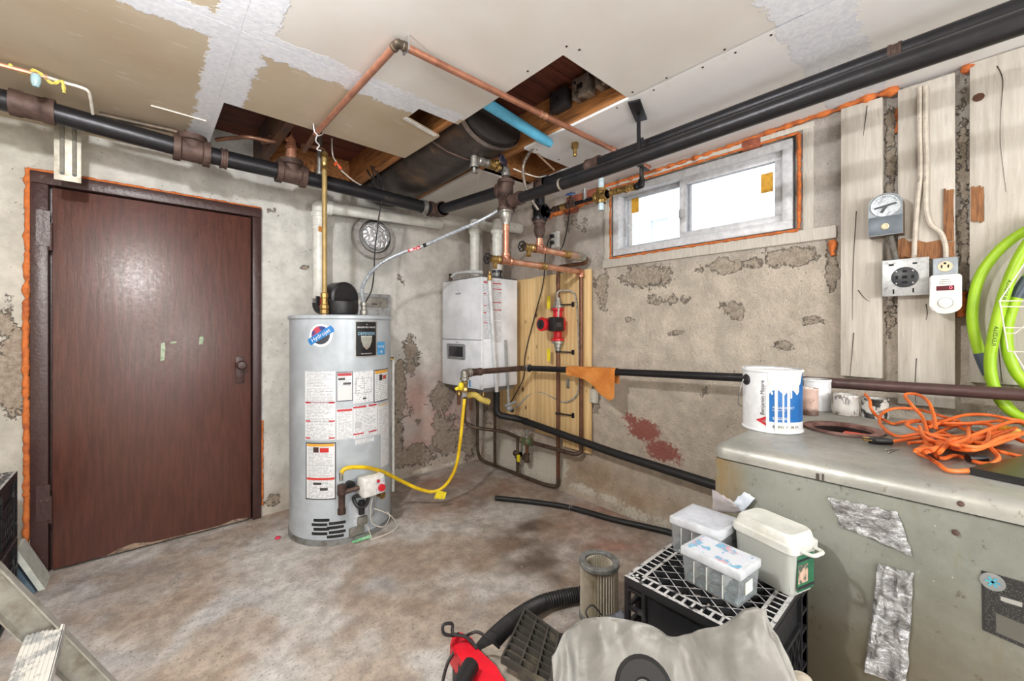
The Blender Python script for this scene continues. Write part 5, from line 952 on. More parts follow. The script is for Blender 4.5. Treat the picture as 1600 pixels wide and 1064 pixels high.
t.set(col, t.ramp(b, .3, .7, .34, .55), .25); t.bump(b, .12, .003); FUR = t.m
t = NT('worn_grey_lid'); a = t.noise(4, 6, rough=.7); b = t.noise(30, 6, rough=.75)
col = t.mix(t.ramp(a, .3, .7), rgb((146, 147, 141)), rgb((176, 175, 169))); col = t.mix(t.ramp(b, .60, .68, 0, .6), col, rgb((116, 104, 88))); col = t.mix(t.ramp(t.noise(9, 5, rough=.7), .60, .72, 0, .5), col, rgb((146, 120, 96))); t.set(col, t.ramp(b, .3, .7, .3, .5), .35); t.bump(t.math('ADD', b, t.math('MULTIPLY', a, 2)), .2, .004); LID = t.m
def rounded(x0, x1, y0, y1, z0, z1, r, top_only=True):
    m = MB(); m.box(x0, x1, y0, y1, z0, z1)
    es = [e for e in m.bm.edges if all(v.co.z > z1-1e-5 for v in e.verts) or abs(e.verts[0].co.z-e.verts[1].co.z) > .01]
    bmesh.ops.bevel(m.bm, geom=es, offset=r, segments=5, profile=.5, affect='EDGES'); return m
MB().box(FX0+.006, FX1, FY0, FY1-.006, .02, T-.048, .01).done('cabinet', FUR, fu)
m = rounded(FX0, FX1, FY0, FY1, T-.046, T, .036); ld = m.done('lid', LID, fu)
hc = aZ(1316, 671, T); 
cut = MB().cyl((hc.x, hc.y, T-.2), (hc.x, hc.y, T+.1), .088, seg=40).done('cut', None); 
md = ld.modifiers.new('b', 'BOOLEAN'); md.operation = 'DIFFERENCE'; md.object = cut; cut.location = -fu.location+V((0, 0, 0)); cut.parent = fu; bpy.context.view_layer.update()
dg = bpy.context.evaluated_depsgraph_get(); me = bpy.data.meshes.new_from_object(ld.evaluated_get(dg)); ld.modifiers.clear(); old = ld.data; ld.data = me; bpy.data.meshes.remove(old); bpy.data.objects.remove(cut)
fl_ = MB().lathe([(.112, .001), (.112, .006), (.098, .008), (.086, .004), (.084, -.045), (.001, -.046)], (hc.x, hc.y, T), Z_, 44, False).done('flue_collar', pm('rusty_collar', (146, 112, 104), .6, .4, (104, 72, 66), 14), fu)
MB().lathe([(.0835, -.043), (.0835, -.006), (.083, -.006), (.082, -.044)], (hc.x, hc.y, T), Z_, 44, False).done('dark_throat', pm('dark_throat_lining', (30, 18, 16), .9), fl_)  # very dark lining inside the flue collar
m = MB(); m.box(hc.x-.05, hc.x+.03, hc.y-.075, hc.y+.0, T-.04, T-.008, .006); solo(m, 'orange_block', pm('vivid_orange_plastic', (226, 74, 44), .45, 0, (240, 110, 70), 20), 'bright orange plastic piece lying in the furnace flue hole', 'plastic piece', (hc.x, hc.y-.03, T-.03)); solo(MB().ball((hc.x-.02, hc.y+.045, T-.03), .022), 'orange_ball', pm('vivid_orange_plastic', (226, 74, 44)), 'small orange ball in the far side of furnace flue hole', 'ball', (hc.x, hc.y+.05, T-.03))  # plain bright orange plastic, no emission
MB().box(FX0-.0015, FX0+.03, .272, .279, T-.046, T-.03).done('lid_seam', pm('dark_seam', (70, 62, 54), .7), fu); m = MB(); m.box(FX0-.002, FX0+.02, .262, .266, T-.045, T-.028); m.done('lid_seam', pm('dark_seam', (70, 62, 54), .7), fu)
def fpatch(name, px, mat, amp, par, off=.003, n=30):
    q = [aX(x, y, FX0+.006-off) for x, y in px]; m = MB()
    def f(u, v):
        p = (q[0]*(1-u)+q[1]*u)*(1-v)+(q[3]*(1-u)+q[2]*u)*v; e = min(u, 1-u, v, 1-v)
        return p+V((-amp*(.5+.5*fbm(u*4, v*4, q[0].z*9, 1.5, 4)+.2*math.sin(u*9+v*14+3*n3(u*3, v*3))) if e > 0 else -.0006, .004*n3(u*7, v*7, 3), .004*n3(u*9, v*9, 6)))
    m.grid(f, n, n); return m.done(name, mat, par, sharp=3)
t = NT('crumpled_tape'); f = t.noise(24, 6, t.map((1, 1, 2.5)), .7, 1.2); t.set(t.mix(t.ramp(f, .35, .6), rgb((232, 234, 238)), rgb((150, 148, 148))), t.ramp(f, .3, .7, .12, .32), .85); t.bump(f, .9, .015); TAPE = t.m  # grey streaks in the base colour stand in for reflections on the foil
lab(fpatch('foil_tape', ((1293, 776), (1403, 800), (1427, 870), (1313, 822)), TAPE, .010, fu), 'crumpled foil tape, upper strip'); lab(fpatch('foil_tape', ((1372, 880), (1428, 896), (1416, 1072), (1350, 1050)), TAPE, .010, fu), 'crumpled foil tape, lower strip')
npx = ((1533, 891), (1640, 920), (1640, 1030), (1535, 984)); q = [aX(x, y, FX0+.0045) for x, y in npx]; m = MB(); lay = m.bm.loops.layers.uv.verify(); fc_ = m.bm.faces.new([m.bm.verts.new(p) for p in q])
for l, uv in zip(fc_.loops, ((0, 1), (1, 1), (1, 0), (0, 0))): l[lay].uv = uv
npl = m.done('nameplate', print_mat('nameplate_print', (30, 30, 30), (96, 94, 90), 26, 16, .62, [(.30, .62, .62, .69, (150, 150, 144)), (.66, .95, .78, .86, (150, 150, 144)), (.22, .80, .06, .38, (86, 84, 78)), (.66, .95, .62, .69, (150, 150, 144))], margin=.05), fu)
ec = aX(1551, 909, FX0+.0035); MB().lathe([(.018, 0), (.018, .001), (.001, .001)], ec, -X_, 24).done('emblem', pm('grey_emblem', (136, 138, 138), .4, .3), npl); m = MB()
for k in range(3): a = k*math.pi/3; m.obox(ec+V((-.0016, 0, 0)), (.0008, .022, .0035), Matrix.Rotation(a, 3, 'X'))
m.done('emblem_star', pm('teal_print', (70, 150, 170), .4), npl)
for x, y in ((1501, 787), (1493, 832)): MB().lathe([(.0065, 0), (.006, .003), (.001, .0045)], aX(x, y, FX0+.003), -X_, 12).done('screw', RUST, fu)
t = NT('thin_clear_film'); t.set(rgb((206, 200, 206)), .25); t.b.inputs['Alpha'].default_value = .55; FILM = t.m
lab(fpatch('plastic_scrap', ((1113, 764), (1150, 786), (1172, 800), (1114, 800)), FILM, .008, fu, .002, 8), 'clear plastic scrap'); lab(fpatch('tape_scrap', ((1145, 785), (1163, 768), (1180, 778), (1160, 800)), pm('pale_blue_tape', (206, 214, 226), .35), .008, fu, .012, 6), 'pale blue tape scrap')
# ---- cans
def can(name, label, cx, cy, r, h, body, lid=None, group=None, parts=True):
    o = thing(name, label, 'paint can', (cx, cy, T), group)
    MB().lathe([(r*.97, .0), (r*1.02, .002), (r*1.02, .006), (r*.985, .009), (r*.985, h-.010), (r*1.025, h-.008), (r*1.03, h-.003), (r*1.0, h), (r*.95, h-.001)], (cx, cy, T), Z_, 40, False).done('body', body, o)
    MB().lathe([(r*.96, h-.004), (r*.90, h-.002), (r*.86, h-.006), (r*.82, h-.008), (.001, h-.008)], (cx, cy, T), Z_, 40, False).done('lid', lid or pm('can_lid_metal', (196, 196, 196), .35, .5, (214, 212, 208), 12), o)
    MB().lathe([(r*.95, .001), (.001, .001)], (cx, cy, T), Z_, 24, False).done('base', GALV, o); return o
WCAN = pm('white_can_label', (226, 228, 232), .4, 0, (212, 214, 220), 6)
c0 = aZ(1206, 669, T); pc_ = can('paint_can', 'large white and blue paint can on the furnace corner, paint drips', c0.x, c0.y, .091, .212, WCAN, pm('white_paint_lid', (222, 224, 228), .35))
PR = .091*.985; pa0 = math.atan2(-c0.y, -c0.x)
def on_can(a, z, off=.0012): return V((c0.x+(PR+off)*math.cos(pa0+a), c0.y+(PR+off)*math.sin(pa0+a), T+z))
m = MB(); m.grid(lambda u, v: on_can(-.12+1.45*u, .040+(.115+.01*math.sin(u*9)+.05*max(0, u-.85)/.15)*v-.0*u), 24, 4); m.done('blue_label', pm('paint_blue_label', (24, 100, 168), .35), pc_)
WPT = pm('wet_white_paint', (224, 226, 228), .25)
for a, z, L, w in ((.13, .150, .145, .005), (.36, .150, .125, .003), (.54, .15, .148, .0045), (.64, .15, .03, .003), (-.14, .16, .158, .005), (.0, .14, .01, .003)):
    m = MB(); m.tube([on_can(a, z-L*k/6, .001) for k in range(7)], w, 6, rf=lambda i: 1 if i < 6 else .8); m.done('paint_drip', WPT, pc_)
m = MB(); m.grid(lambda u, v: on_can(-.12+1.12*u, .205-(.205-.128-.02*abs(math.sin(u*7)))*v if True else 0, .0018), 24, 2); m.done('paint_spill', pm('grey_white_paint', (206, 208, 210), .35), pc_)
BLKP = pm('black_print', (30, 32, 36), .4)
text_into(MB(), 'Benjamin Moore', .0175, lambda u, v: on_can(-.30+(-v)/PR*-1*-1, .118+u, .0022)).done('print', BLKP, pc_)
m = MB()
for k, s in enumerate((1, .66, .36)):
    pts = [(-.020*s, .0), (.014*s, .018*s), (.014*s, .012*s), (-.010*s, 0), (.014*s, -.012*s), (.014*s, -.018*s)]
    m.bm.faces.new([m.bm.verts.new(on_can(-.30+(x+.004*k)/PR, .040+y, .0022)) for x, y in pts])
m.done('red_mark', pm('red_print', (190, 40, 50), .4), pc_)
m = MB()
for zz, tx, sz in ((.088, 'REGAL SELECT', .010), (.079, 'Interior Paint', .007), (.052, 'EGGSHELL', .011)): text_into(m, tx, sz, lambda u, v, zz=zz: on_can(.02+u/PR, zz+v, .0030), 'LEFT')
m.done('print', WINK, pc_)
m = MB(); m.grid(lambda u, v: on_can(.12+.72*u, .014+.020*v, .0022), 12, 1); st = m.done('tint_sticker', pm('cream_sticker', (226, 224, 214), .5), pc_); text_into(MB(), 'BARN  F538 1X', .0125, lambda u, v: on_can(.48+u/PR, .024+v, .0030)).done('print', BLKP, st)
for s in (1, -1):
    d = (RT*s).to_3d(); q = V((c0.x, c0.y, T+.172))+d*PR; MB().lathe([(.020, -.002), (.018, .004), (.008, .010), (.001, .011)], q, d, 18).done('handle_ear', BLACKPL, pc_)
bt = [V((c0.x, c0.y, T+.172))+RT.to_3d()*(PR+.008)*math.cos(a)-FW.to_3d()*(.02*math.sin(a)) +V((0, 0, -.0))-V((0, 0, .11*math.sin(a)))-FW.to_3d()*(PR*1.02*math.sin(a)) for a in [math.pi*i/24 for i in range(25)]]
bt = [V((c0.x, c0.y, T+.172))-RT.to_3d()*(PR+.006), V((c0.x, c0.y, T+.165))-RT.to_3d()*(PR+.014), V((c0.x, c0.y, T+.11))-RT.to_3d()*(PR+.016)+FW.to_3d()*.02, V((c0.x, c0.y, T+.06))+FW.to_3d()*(PR+.02)-RT.to_3d()*.05, V((c0.x, c0.y, T+.055))+FW.to_3d()*(PR+.025)+RT.to_3d()*.03, V((c0.x, c0.y, T+.11))+RT.to_3d()*(PR+.014)+FW.to_3d()*.03, V((c0.x, c0.y, T+.172))+RT.to_3d()*(PR+.006)]
MB().tube(spline(bt, 6), .0018, 6).done('bail_wire', CHROME, pc_)
def canpx(name, label, px, py_base, wpx, py_top, body, group='small paint cans on furnace'):
    c = aZ(px, py_base, T); d = (c.xy.dot(FW)); u = (px-800)/645; r = wpx/2*d/645/math.sqrt(1+u*u); h = (py_base-py_top)/645*d; return can(name, label, c.x, c.y, r, h, body, None, group)
canpx('paint_can', 'plain white paint can standing behind the pink-labelled can', 1277, 640, 44, 592, WCAN)
t = NT('pink_rust_label'); p = t.sep(t.coord()); t.set(t.mix(t.ramp(t.math('ADD', p[2], t.math('MULTIPLY', t.noise(60, 4), .04)), .055, .035), t.mix(t.ramp(t.noise(30, 4), .6, .7), rgb((208, 180, 168)), rgb((150, 84, 70))), rgb((104, 78, 66))), .5); 
canpx('paint_can', 'small pink-labelled rusty can beside the large blue can', 1266, 648, 26, 606, t.m)
t = NT('grey_white_label'); p = t.sep(t.coord()); t.set(t.mix(t.math('MULTIPLY', t.ramp(t.noise(120, 1, t.map((1, 1, .4))), .52, .56), t.ramp(t.noise(12, 1), .45, .5)), rgb((210, 208, 204)), rgb((130, 128, 126))), .45)
k_ = canpx('paint_can', 'short grey-white can between the pink and black cans', 1322, 648, 41, 616, t.m)
t = NT('black_white_label'); f = t.noise(22, 5, rough=.7, dist=.5); t.set(t.mix(t.ramp(f, .48, .52), rgb((196, 196, 190)), rgb((36, 36, 34))), .5)
canpx('paint_can', 'black and white stained can behind the orange cord', 1367, 652, 44, 622, t.m)
# ---- orange extension cord
CORD = pm('orange_cord', (226, 112, 46), .5, 0, (206, 92, 36), 10); ec_ = thing('extension_cord', 'tangled orange extension cord heaped on the furnace top', 'cord', aZ(1480, 690, T))
def cz(px, py, h): return aZ(px, py, T+h)
A_ = [(1352, 616, .09), (1359, 626, .075), (1361, 638, .05), (1370, 650, .02), (1383, 657, .01), (1396, 662, .008), (1412, 659, .010), (1432, 657, .02), (1452, 659, .03), (1480, 657, .03), (1500, 668, .03), (1530, 680, .03), (1548, 700, .025), (1560, 715, .02), (1545, 728, .012), (1515, 735, .009), (1482, 735, .008), (1466, 725, .008), (1450, 715, .008), (1434, 708, .008), (1438, 700, .010), (1450, 690, .015), (1447, 670, .03), (1440, 650, .05), (1424, 632, .085), (1414, 617, .105), (1432, 616, .11), (1449, 626, .10), (1458, 645, .07), (1462, 668, .045)]
B2 = [(1393, 690, .008), (1420, 686, .010), (1450, 682, .012), (1480, 670, .02), (1500, 660, .03), (1470, 650, .045), (1435, 640, .05), (1400, 638, .045), (1380, 645, .03), (1374, 658, .015), (1384, 672, .010), (1405, 682, .010), (1440, 678, .02), (1500, 682, .02), (1560, 676, .03), (1600, 690, .03), (1640, 700, .02)]
Z3 = [V(cz(1490+55*math.cos(.9*k)*(1+.25*math.sin(2.1*k))+22*math.sin(k*.37), 672+16*math.sin(.9*k+.6*math.sin(k*.21))+6*math.sin(1.7*k), .012+.035*(.5+.5*math.sin(k*1.3+1)))) for k in range(26)]
Z5 = [V(cz(1510+62*math.cos(1.1*k+2)*(1+.3*math.sin(1.3*k)), 688+15*math.sin(1.1*k+.5)+5*math.sin(2.9*k), .010+.03*(.5+.5*math.sin(k*1.9)))) for k in range(30)]
Z4 = [V(cz(1555+70*math.cos(.8*k+1)*(1+.2*math.sin(1.7*k)), 680+20*math.sin(.8*k)+5*math.sin(2.3*k), .014+.04*(.5+.5*math.sin(k*1.1)))) for k in range(28)]
for L in ([cz(*p) for p in A_], [cz(*p) for p in B2], Z3, Z4, Z5,
          [cz(*p) for p in ((1420, 692, .01), (1470, 690, .012), (1520, 694, .014), (1560, 705, .015), (1610, 716, .01), (1660, 715, .01))],
          [cz(*p) for p in ((1450, 668, .03), (1500, 650, .05), (1540, 648, .05), (1580, 655, .045), (1640, 665, .03))],
          [cz(*p) for p in ((1440, 676, .02), (1454, 702, .01), (1470, 716, .008), (1490, 712, .008), (1510, 716, .008), (1535, 724, .008), (1570, 722, .010), (1620, 722, .01))]):
    MB().tube(spline(L, 8), .0052, 8).done('cord_strand', CORD, ec_)
pl_ = cz(1377, 689, .010); d = (cz(1393, 690, .01)-cz(1353, 687, .01)).normalized(); m = MB(); m.cyl(pl_-d*.018, pl_+d*.026, .012, .009, 12); m.obox(pl_-d*.02, (.012, .022, .022), None, .003); pg = lab(m.done('plug', BLACKPL, ec_), 'black three-pin plug')
s_ = d.cross(Z_); m = MB()
for o in (s_*.006, -s_*.006, Z_*.007): m.cyl(pl_-d*.026+o, pl_-d*.046+o, .0022, seg=6)
m.done('pin', BRASS, pg); q = cz(1512, 716, .012); lab(MB().cyl(q, q+(cz(1540, 717, .012)-q), .010, seg=12).done('socket_end', BLACKPL, ec_), 'black socket end')
for i, (p, q) in enumerate((((1384, 703), (1405, 701)), ((1388, 707), (1402, 702)))): solo(MB().cyl(aZ(*p, T+.002), aZ(*q, T+.002), .0016, seg=6).cyl(aZ(*p, T+.002), aZ(*p, T+.002)+V((-.001, .002, 0)), .004, seg=8), 'nail', GALV, ('longer loose steel nail on the furnace in front of the plug', 'shorter loose steel nail on the furnace, nearer the front edge')[i], 'nail', aZ(*p, T), 'loose nails')
q = [aZ(x, y, T) for x, y in ((1515, 742), (1600, 760), (1720, 740), (1640, 712))]; m = MB(); m.prism([(p.x, p.y) for p in q], T+.001, T+.018); solo(m, 'black_tray', pm('glossy_black_plastic', (24, 24, 26), .25), 'flat black plastic tray under the right end of orange cord', 'tray', q[0])
q = aZ(1578, 672, T+.03); solo(MB().obox(q, (.05, .03, .02), Matrix.Rotation(.5, 3, 'Z'), .006), 'yellow_handle', pm('yellow_plastic', (226, 170, 50), .4), 'yellow plastic handle half buried in the orange cord', 'tool', q); q = aZ(1427, 668, T); solo(MB().prism([(q.x-.02, q.y-.015), (q.x+.02, q.y-.018), (q.x+.022, q.y+.012), (q.x-.015, q.y+.016)], T+.0005, T+.002), 'paper_scrap', pm('pale_blue_paper', (196, 212, 226), .7), 'pale blue paper scrap under the orange cord', 'paper', q)
# ================================================================ CRATES AND THINGS ON THE FLOOR
CRT = pm('black_crate_plastic', (30, 31, 34), .38, 0, (78, 78, 78), 24, .60, .74, .2, 60); t = NT('worn_crate_edge'); g_ = t.noise(40, 4); t.set(t.mix(t.math('MULTIPLY', t.ramp(t.sep(t.coord('Normal'))[2], .7, .9), t.ramp(g_, .34, .5)), rgb((34, 35, 38)), rgb((176, 176, 176))), .45); CRW = t.m
def crate(label, x0, x1, y0, y1, z0, h, proto=None, rz=0):
    """upturned milk crate; local origin at the centre of its base"""
    lx, ly = (x1-x0)/2, (y1-y0)/2; o = thing('milk_crate', label, 'crate', ((x0+x1)/2, (y0+y1)/2, z0), 'black milk crates', rz)
    if proto:
        for c in proto.children:
            k = c.copy(); COL.objects.link(k); k.parent = o
        return o
    m = MB(); t_ = .008                                   # base (now on top): rim ladder
    for s in (1, -1):
        m.box(-lx, lx, s*(ly-.005)-.005, s*(ly-.005)+.005, h-.018, h); m.box(s*(lx-.005)-.005, s*(lx-.005)+.005, -ly+.01, ly-.01, h-.018, h)
        m.box(-lx+.03, lx-.03, s*(ly-.036)-.004, s*(ly-.036)+.004, h-.012, h-.001); m.box(s*(lx-.036)-.004, s*(lx-.036)+.004, -ly+.04, ly-.04, h-.012, h-.001)
        for k in range(15): x = -lx+.02+(2*lx-.04)*k/14; m.box(x-.003, x+.003, min(s*(ly-.034), s*(ly-.008)), max(s*(ly-.034), s*(ly-.008)), h-.012, h-.001)
        for k in range(14): y = -ly+.02+(2*ly-.04)*k/13; m.box(min(s*(lx-.034), s*(lx-.008)), max(s*(lx-.034), s*(lx-.008)), y-.003, y+.003, h-.012, h-.001)
    m.done('rim', CRW, o, local=True)
    m = MB(); ax, ay = lx-.038, ly-.038                    # diamond lattice
    def clip(px, py, dx, dy):
        t0, t1 = -9, 9
        for p, d, L in ((px, dx, ax), (py, dy, ay)):
            a, b = (-L-p)/d, (L-p)/d; t0 = max(t0, min(a, b)); t1 = min(t1, max(a, b))
        return (t0, t1) if t1-t0 > .01 else None
    for s in (1, -1):
        for k in range(-10, 11):
            r_ = clip(k*.040, 0, .62, .78*s)
            if r_: m.bar((k*.040+.62*r_[0], .78*s*r_[0], h-.008), (k*.040+.62*r_[1], .78*s*r_[1], h-.008), .0024, .014)
    m.done('diamond_grid', CRW, o, local=True)
    for nm, L, W, fn in (('side_panel', ly, lx, lambda u, z, w: (-lx+w, u, z)), ('side_panel', ly, lx, lambda u, z, w: (lx-w, u, z)), ('side_panel', lx, ly, lambda u, z, w: (u, -ly+w, z)), ('side_panel', lx, ly, lambda u, z, w: (u, ly-w, z))):
        m = MB()
        def bx(u0, u1, a, b, w0, w1): m.prism([(u0, a), (u1, a), (u1, b), (u0, b)], w0, w1, fn)
        bx(-L+.055, L-.055, h-.105, h-.018, .010, .015); bx(-L, L, .0, .018, 0, .014); bx(-L, L, h-.022, h-.012, .0, .012); bx(-L+.05, L-.05, h-.115, h-.103, .002, .014)
        for s in (1, -1):
            e = s*L; bx(min(e, e-s*.012), max(e, e-s*.012), 0, h-.012, 0, .012); f_ = e-s*.05; bx(min(f_, f_-s*.008), max(f_, f_-s*.008), 0, h-.02, .0, .014)
            for k in range(6): z = .03+k*(h-.06)/5; bx(min(e-s*.01, f_), max(e-s*.01, f_), z-.004, z+.004, .0, .012)
        n = 7; w = (2*L-.116)/n
        for k in range(n):
            u = -L+.058+w*k
            for a, b, c, d in ((u, .02, u+w, (h-.115)/2), (u, (h-.115)/2, u+w, h-.115), (u+w, .02, u, (h-.115)/2), (u+w, (h-.115)/2, u, h-.115)):
                p0, p1 = V(fn(a, b, .007)), V(fn(c, d, .007)); m.bar(p0, p1, .0055, .010) if abs(p0.x-p1.x) < 1e-6 else m.bar(p0, p1, .010, .0055)
        m.done(nm, CRT, o, local=True)
    return o
c1 = crate('dusty black milk crate holding three clear boxes, topmost of its stack', .945, 1.300, .292, .615, .302, .298)
crate('black milk crate at floor level under the crate with clear boxes', .945, 1.300, .292, .615, .0, .298, c1)
crate('black milk crate on top, against the wall left of brown door', -.79, -.432, 2.60, 2.925, .302, .298, c1); crate('black milk crate on the floor left of the brown door', -.79, -.432, 2.60, 2.925, .0, .298, c1)
# clear storage boxes
t = NT('cloudy_clear_plastic'); t.set(rgb((236, 240, 243)), .22); t.b.inputs['Transmission Weight'].default_value = .86; t.b.inputs['IOR'].default_value = 1.12; CLR = t.m
t = NT('milky_plastic'); t.set(rgb((226, 228, 222)), .32); t.b.inputs['Transmission Weight'].default_value = .58; t.b.inputs['IOR'].default_value = 1.15; MILK = t.m
t = NT('heaped_screws'); a = t.voro(90); b = t.noise(60, 4); t.set(t.mix(t.ramp(a, .2, .6), rgb((150, 166, 178)), rgb((92, 104, 116))), .35, .5); t.bump(a, 1, .01); SCRW = t.m
t = NT('blue_green_hardware'); a = t.voro(60); t.set(t.mix(t.ramp(a, .2, .6), rgb((150, 176, 176)), rgb((96, 124, 130))), .4, .3); t.bump(a, 1, .01); HARD = t.m
def clearbox(label, c, sx, sy, h, lidm, cont, rz=0, lidh=.022):
    o = thing('storage_box', label, 'box', c, 'clear storage boxes on the crate', rz); w = .002
    def loop(m, z, k): return [m.bm.verts.new((x*k, y*k, z)) for x, y in ((-sx, -sy), (sx, -sy), (sx, sy), (-sx, sy))]
    m = MB(); r1 = loop(m, 0, .93); r2 = loop(m, h-lidh*.6, 1); i1 = loop(m, h-lidh*.6, .975); i2 = loop(m, w, .91); m.skin([r1, r2, i1, i2]); m.done('box_body', CLR, o, local=True)
    m = MB(); m.box(-sx*1.06, sx*1.06, -sy*1.05, sy*1.05, h-lidh, h, .004); ld = m.done('lid', lidm, o, local=True); m = MB(); m.box(-sx*.86, sx*.86, -sy*.9, sy*.9, h, h+.0012); 
    lbl = m.done('lid_label', None, ld, local=True)
    m = MB(); q = h*.42; m.grid(lambda u, v: V(((u-.5)*2*sx*.90, (v-.5)*2*sy*.90, q+.02*n3(u*4, v*4, c[0]*9)+.006*n3(u*20, v*20))), 14, 14); m.box(-sx*.89, sx*.89, -sy*.89, sy*.89, .004, q-.02); stuff(m.done('contents', cont, o, local=True)); 
    m = MB()
    for k in (-.45, .1, .55): m.box(-sx*.9, sx*.9, sy*k-.0008, sy*k+.0008, .004, h-lidh-.004)
    for k in (-.45, .1, .55): m.box(-sx*1.0-.0012, -sx*.985, sy*k-.0010, sy*k+.0010, .006, h-lidh-.004)
    m.done('divider', WHITEPL, o, local=True); return o, lbl
LLB = NT('colourful_lid_label'); t = LLB; f = t.noise(30, 3); g = t.noise(70, 2, t.map((1, .5, 1))); t.set(t.mix(t.ramp(g, .5, .55), t.mix(t.ramp(f, .48, .54), rgb((200, 204, 210)), rgb((110, 164, 194))), t.mix(t.ramp(f, .5, .6), rgb((196, 200, 214)), rgb((196, 150, 160)))), .35)
FROST = pm('frosted_lid', (188, 193, 204), .3, 0, (172, 178, 190), 14)
o, l = clearbox('clear divided box with colourful lid label, nearest on the crate', (1.083, .428, .601), .050, .072, .088, pm('box_lid', (190, 194, 200), .3), HARD, -.10); l.data.materials.append(LLB.m)
m = MB(); m.box(-.018, .018, -.0702, -.0694, .02, .05); m.done('side_label', pm('cream_sticker', (226, 224, 214), .5, 0, (90, 80, 84), 70, .55, .6), o, local=True)
o, l = clearbox('clear divided box with frosted lid, at the back of crate', (1.215, .520, .601), .066, .070, .103, pm('box_lid', (190, 194, 200), .3), SCRW, -.04); l.data.materials.append(FROST)
tu = thing('plastic_tub', 'taller milky plastic tub with green label on the crate', 'tub', (1.232, .352, .601), None, -.30); sx, sy = .052, .080
def rr_(m, a, b, z, r): return [m.bm.verts.new((sx_*(a-r)+r*math.cos(t_), sy_*(b-r)+r*math.sin(t_), z)) for sx_, sy_, t0 in ((1, 1, 0), (-1, 1, 1), (-1, -1, 2), (1, -1, 3)) for t_ in [(t0+k/4)*math.pi/2 for k in range(5)]]
m = MB(); m.skin([rr_(m, sx*.88, sy*.90, 0, .016), rr_(m, sx*.9, sy*.92, .006, .018), rr_(m, sx, sy, .112, .02), rr_(m, sx-.002, sy-.002, .112, .018), rr_(m, sx*.88, sy*.90, .008, .016)]); m.done('tub_body', MILK, tu, local=True)
m = MB(); m.skin([rr_(m, sx*1.06, sy*1.05, .104, .02), rr_(m, sx*1.07, sy*1.06, .122, .02), rr_(m, sx*.98, sy*.98, .126, .02), rr_(m, sx*.93, sy*.93, .143, .022), rr_(m, sx*.86, sy*.88, .147, .02), rr_(m, sx*.70, sy*.74, .1455, .02)]); m.tube(bent([(-.025, -sy*1.02, .112), (-.022, -sy*1.02-.028, .112), (.022, -sy*1.02-.028, .112), (.025, -sy*1.02, .112)], .012), .0045, 8); m.done('lid', pm('milky_lid', (204, 205, 199), .35, 0, (190, 188, 178), 8), tu, local=True)
m = MB(); m.grid(lambda u, v: V(((u-.5)*.086, (v-.5)*.136, .055+.02*n3(u*3, v*3, 5)+.008*n3(u*14, v*14))), 14, 14); m.box(-.043, .043, -.068, .068, .01, .03); stuff(m.done('contents', HARD, tu, local=True))
m = MB(); m.box(-.032, .032, -.0805, -.0785, .012, .098, .0005); gl = m.done('green_label', pm('green_product_label', (40, 104, 72), .45, 0, (28, 84, 60), 40), tu, local=True)
m = MB(); m.box(-.032, .032, -.0812, -.0805, .084, .090).box(-.032, .032, -.0812, -.0805, .018, .025); m.done('label_band', BLKP, gl, local=True); m = MB(); m.box(-.031, .006, -.0812, -.0805, .032, .076); m.done('label_photo', pm('printed_picture', (190, 160, 140), .5, 0, (70, 80, 70), 50, .45, .6), gl, local=True)
# ---- filter cartridge
fb = aZ(936, 964, 0); fi = thing('filter_cartridge', 'upright pleated vacuum filter cartridge with grey rings', 'filter', fb); n = 42; FH = .25
m = MB(); R_ = [[m.bm.verts.new(fb+V(((.081-.016*(i % 2))*math.cos(math.pi*i/n), (.081-.016*(i % 2))*math.sin(math.pi*i/n), z))) for i in range(2*n)] for z in (.01, FH-.012)]; R2 = [[m.bm.verts.new(fb+V(((.060-.008*(i % 2))*math.cos(math.pi*i/n), (.060-.008*(i % 2))*math.sin(math.pi*i/n), z))) for i in range(2*n)] for z in (FH-.012, .01)]
m.skin(R_+R2, True); m.done('pleated_paper', pm('dusty_filter_paper', (202, 194, 178), .85, 0, (160, 148, 126), 9, .5, .7), fi, sharp=.2)
GRB = pm('grey_rubber_ring', (128, 130, 130), .6, 0, (96, 96, 94), 24)
for z in (0, FH-.022): MB().lathe([(.060, z), (.083, z), (.086, z+.004), (.086, z+.018), (.083, z+.022), (.062, z+.022), (.058, z+.018), (.058, z+.004)], fb, Z_, 44).skin([]) if False else None
for z in (0, FH-.022):
    m = MB(); x, y = V((1, 0, 0)), V((0, 1, 0)); m.skin([m.ring(fb+Z_*(z+h), x, y, r, 44) for r, h in ((.060, 0), (.083, 0), (.086, .004), (.086, .018), (.083, .022), (.062, .022), (.058, .018), (.058, .004))], True); m.done('end_ring', GRB, fi)
# ---- vacuum: hose, red shell, wand
hz = [aZ(930, 930, .045), aZ(905, 929, .042), aZ(880, 933, .042), aZ(850, 941, .045), aZ(820, 957, .06), aZ(792, 978, .10), aZ(768, 1002, .16), aZ(752, 1024, .22)]
vc = thing('vacuum_hose', 'black ribbed vacuum hose curving over the floor behind filter', 'hose', hz[2]); S_ = spline(hz, 14); q = [S_[0]]
for a, b in zip(S_, S_[1:]):
    k = max(1, int((b-a).length/.004)); q += [a.lerp(b, (i+1)/k) for i in range(k)]
MB().tube(q, .031, 14, rf=lambda i: 1.06 if i % 2 else .93).done('ribbed_hose', BLACKRUB, vc); lab(MB().tube([hz[0]+V((.02, -.01, 0)), hz[0], hz[1]], .036, 16).done('cuff', BLACKPL, vc), 'smooth end cuff')
vm = thing('vacuum', 'red and black wet vacuum at the bottom edge, dusty top', 'vacuum', aZ(745, 1040, 0)); REDV = pm('red_vacuum_shell', (212, 26, 44), .3, 0, (196, 22, 40), 6)
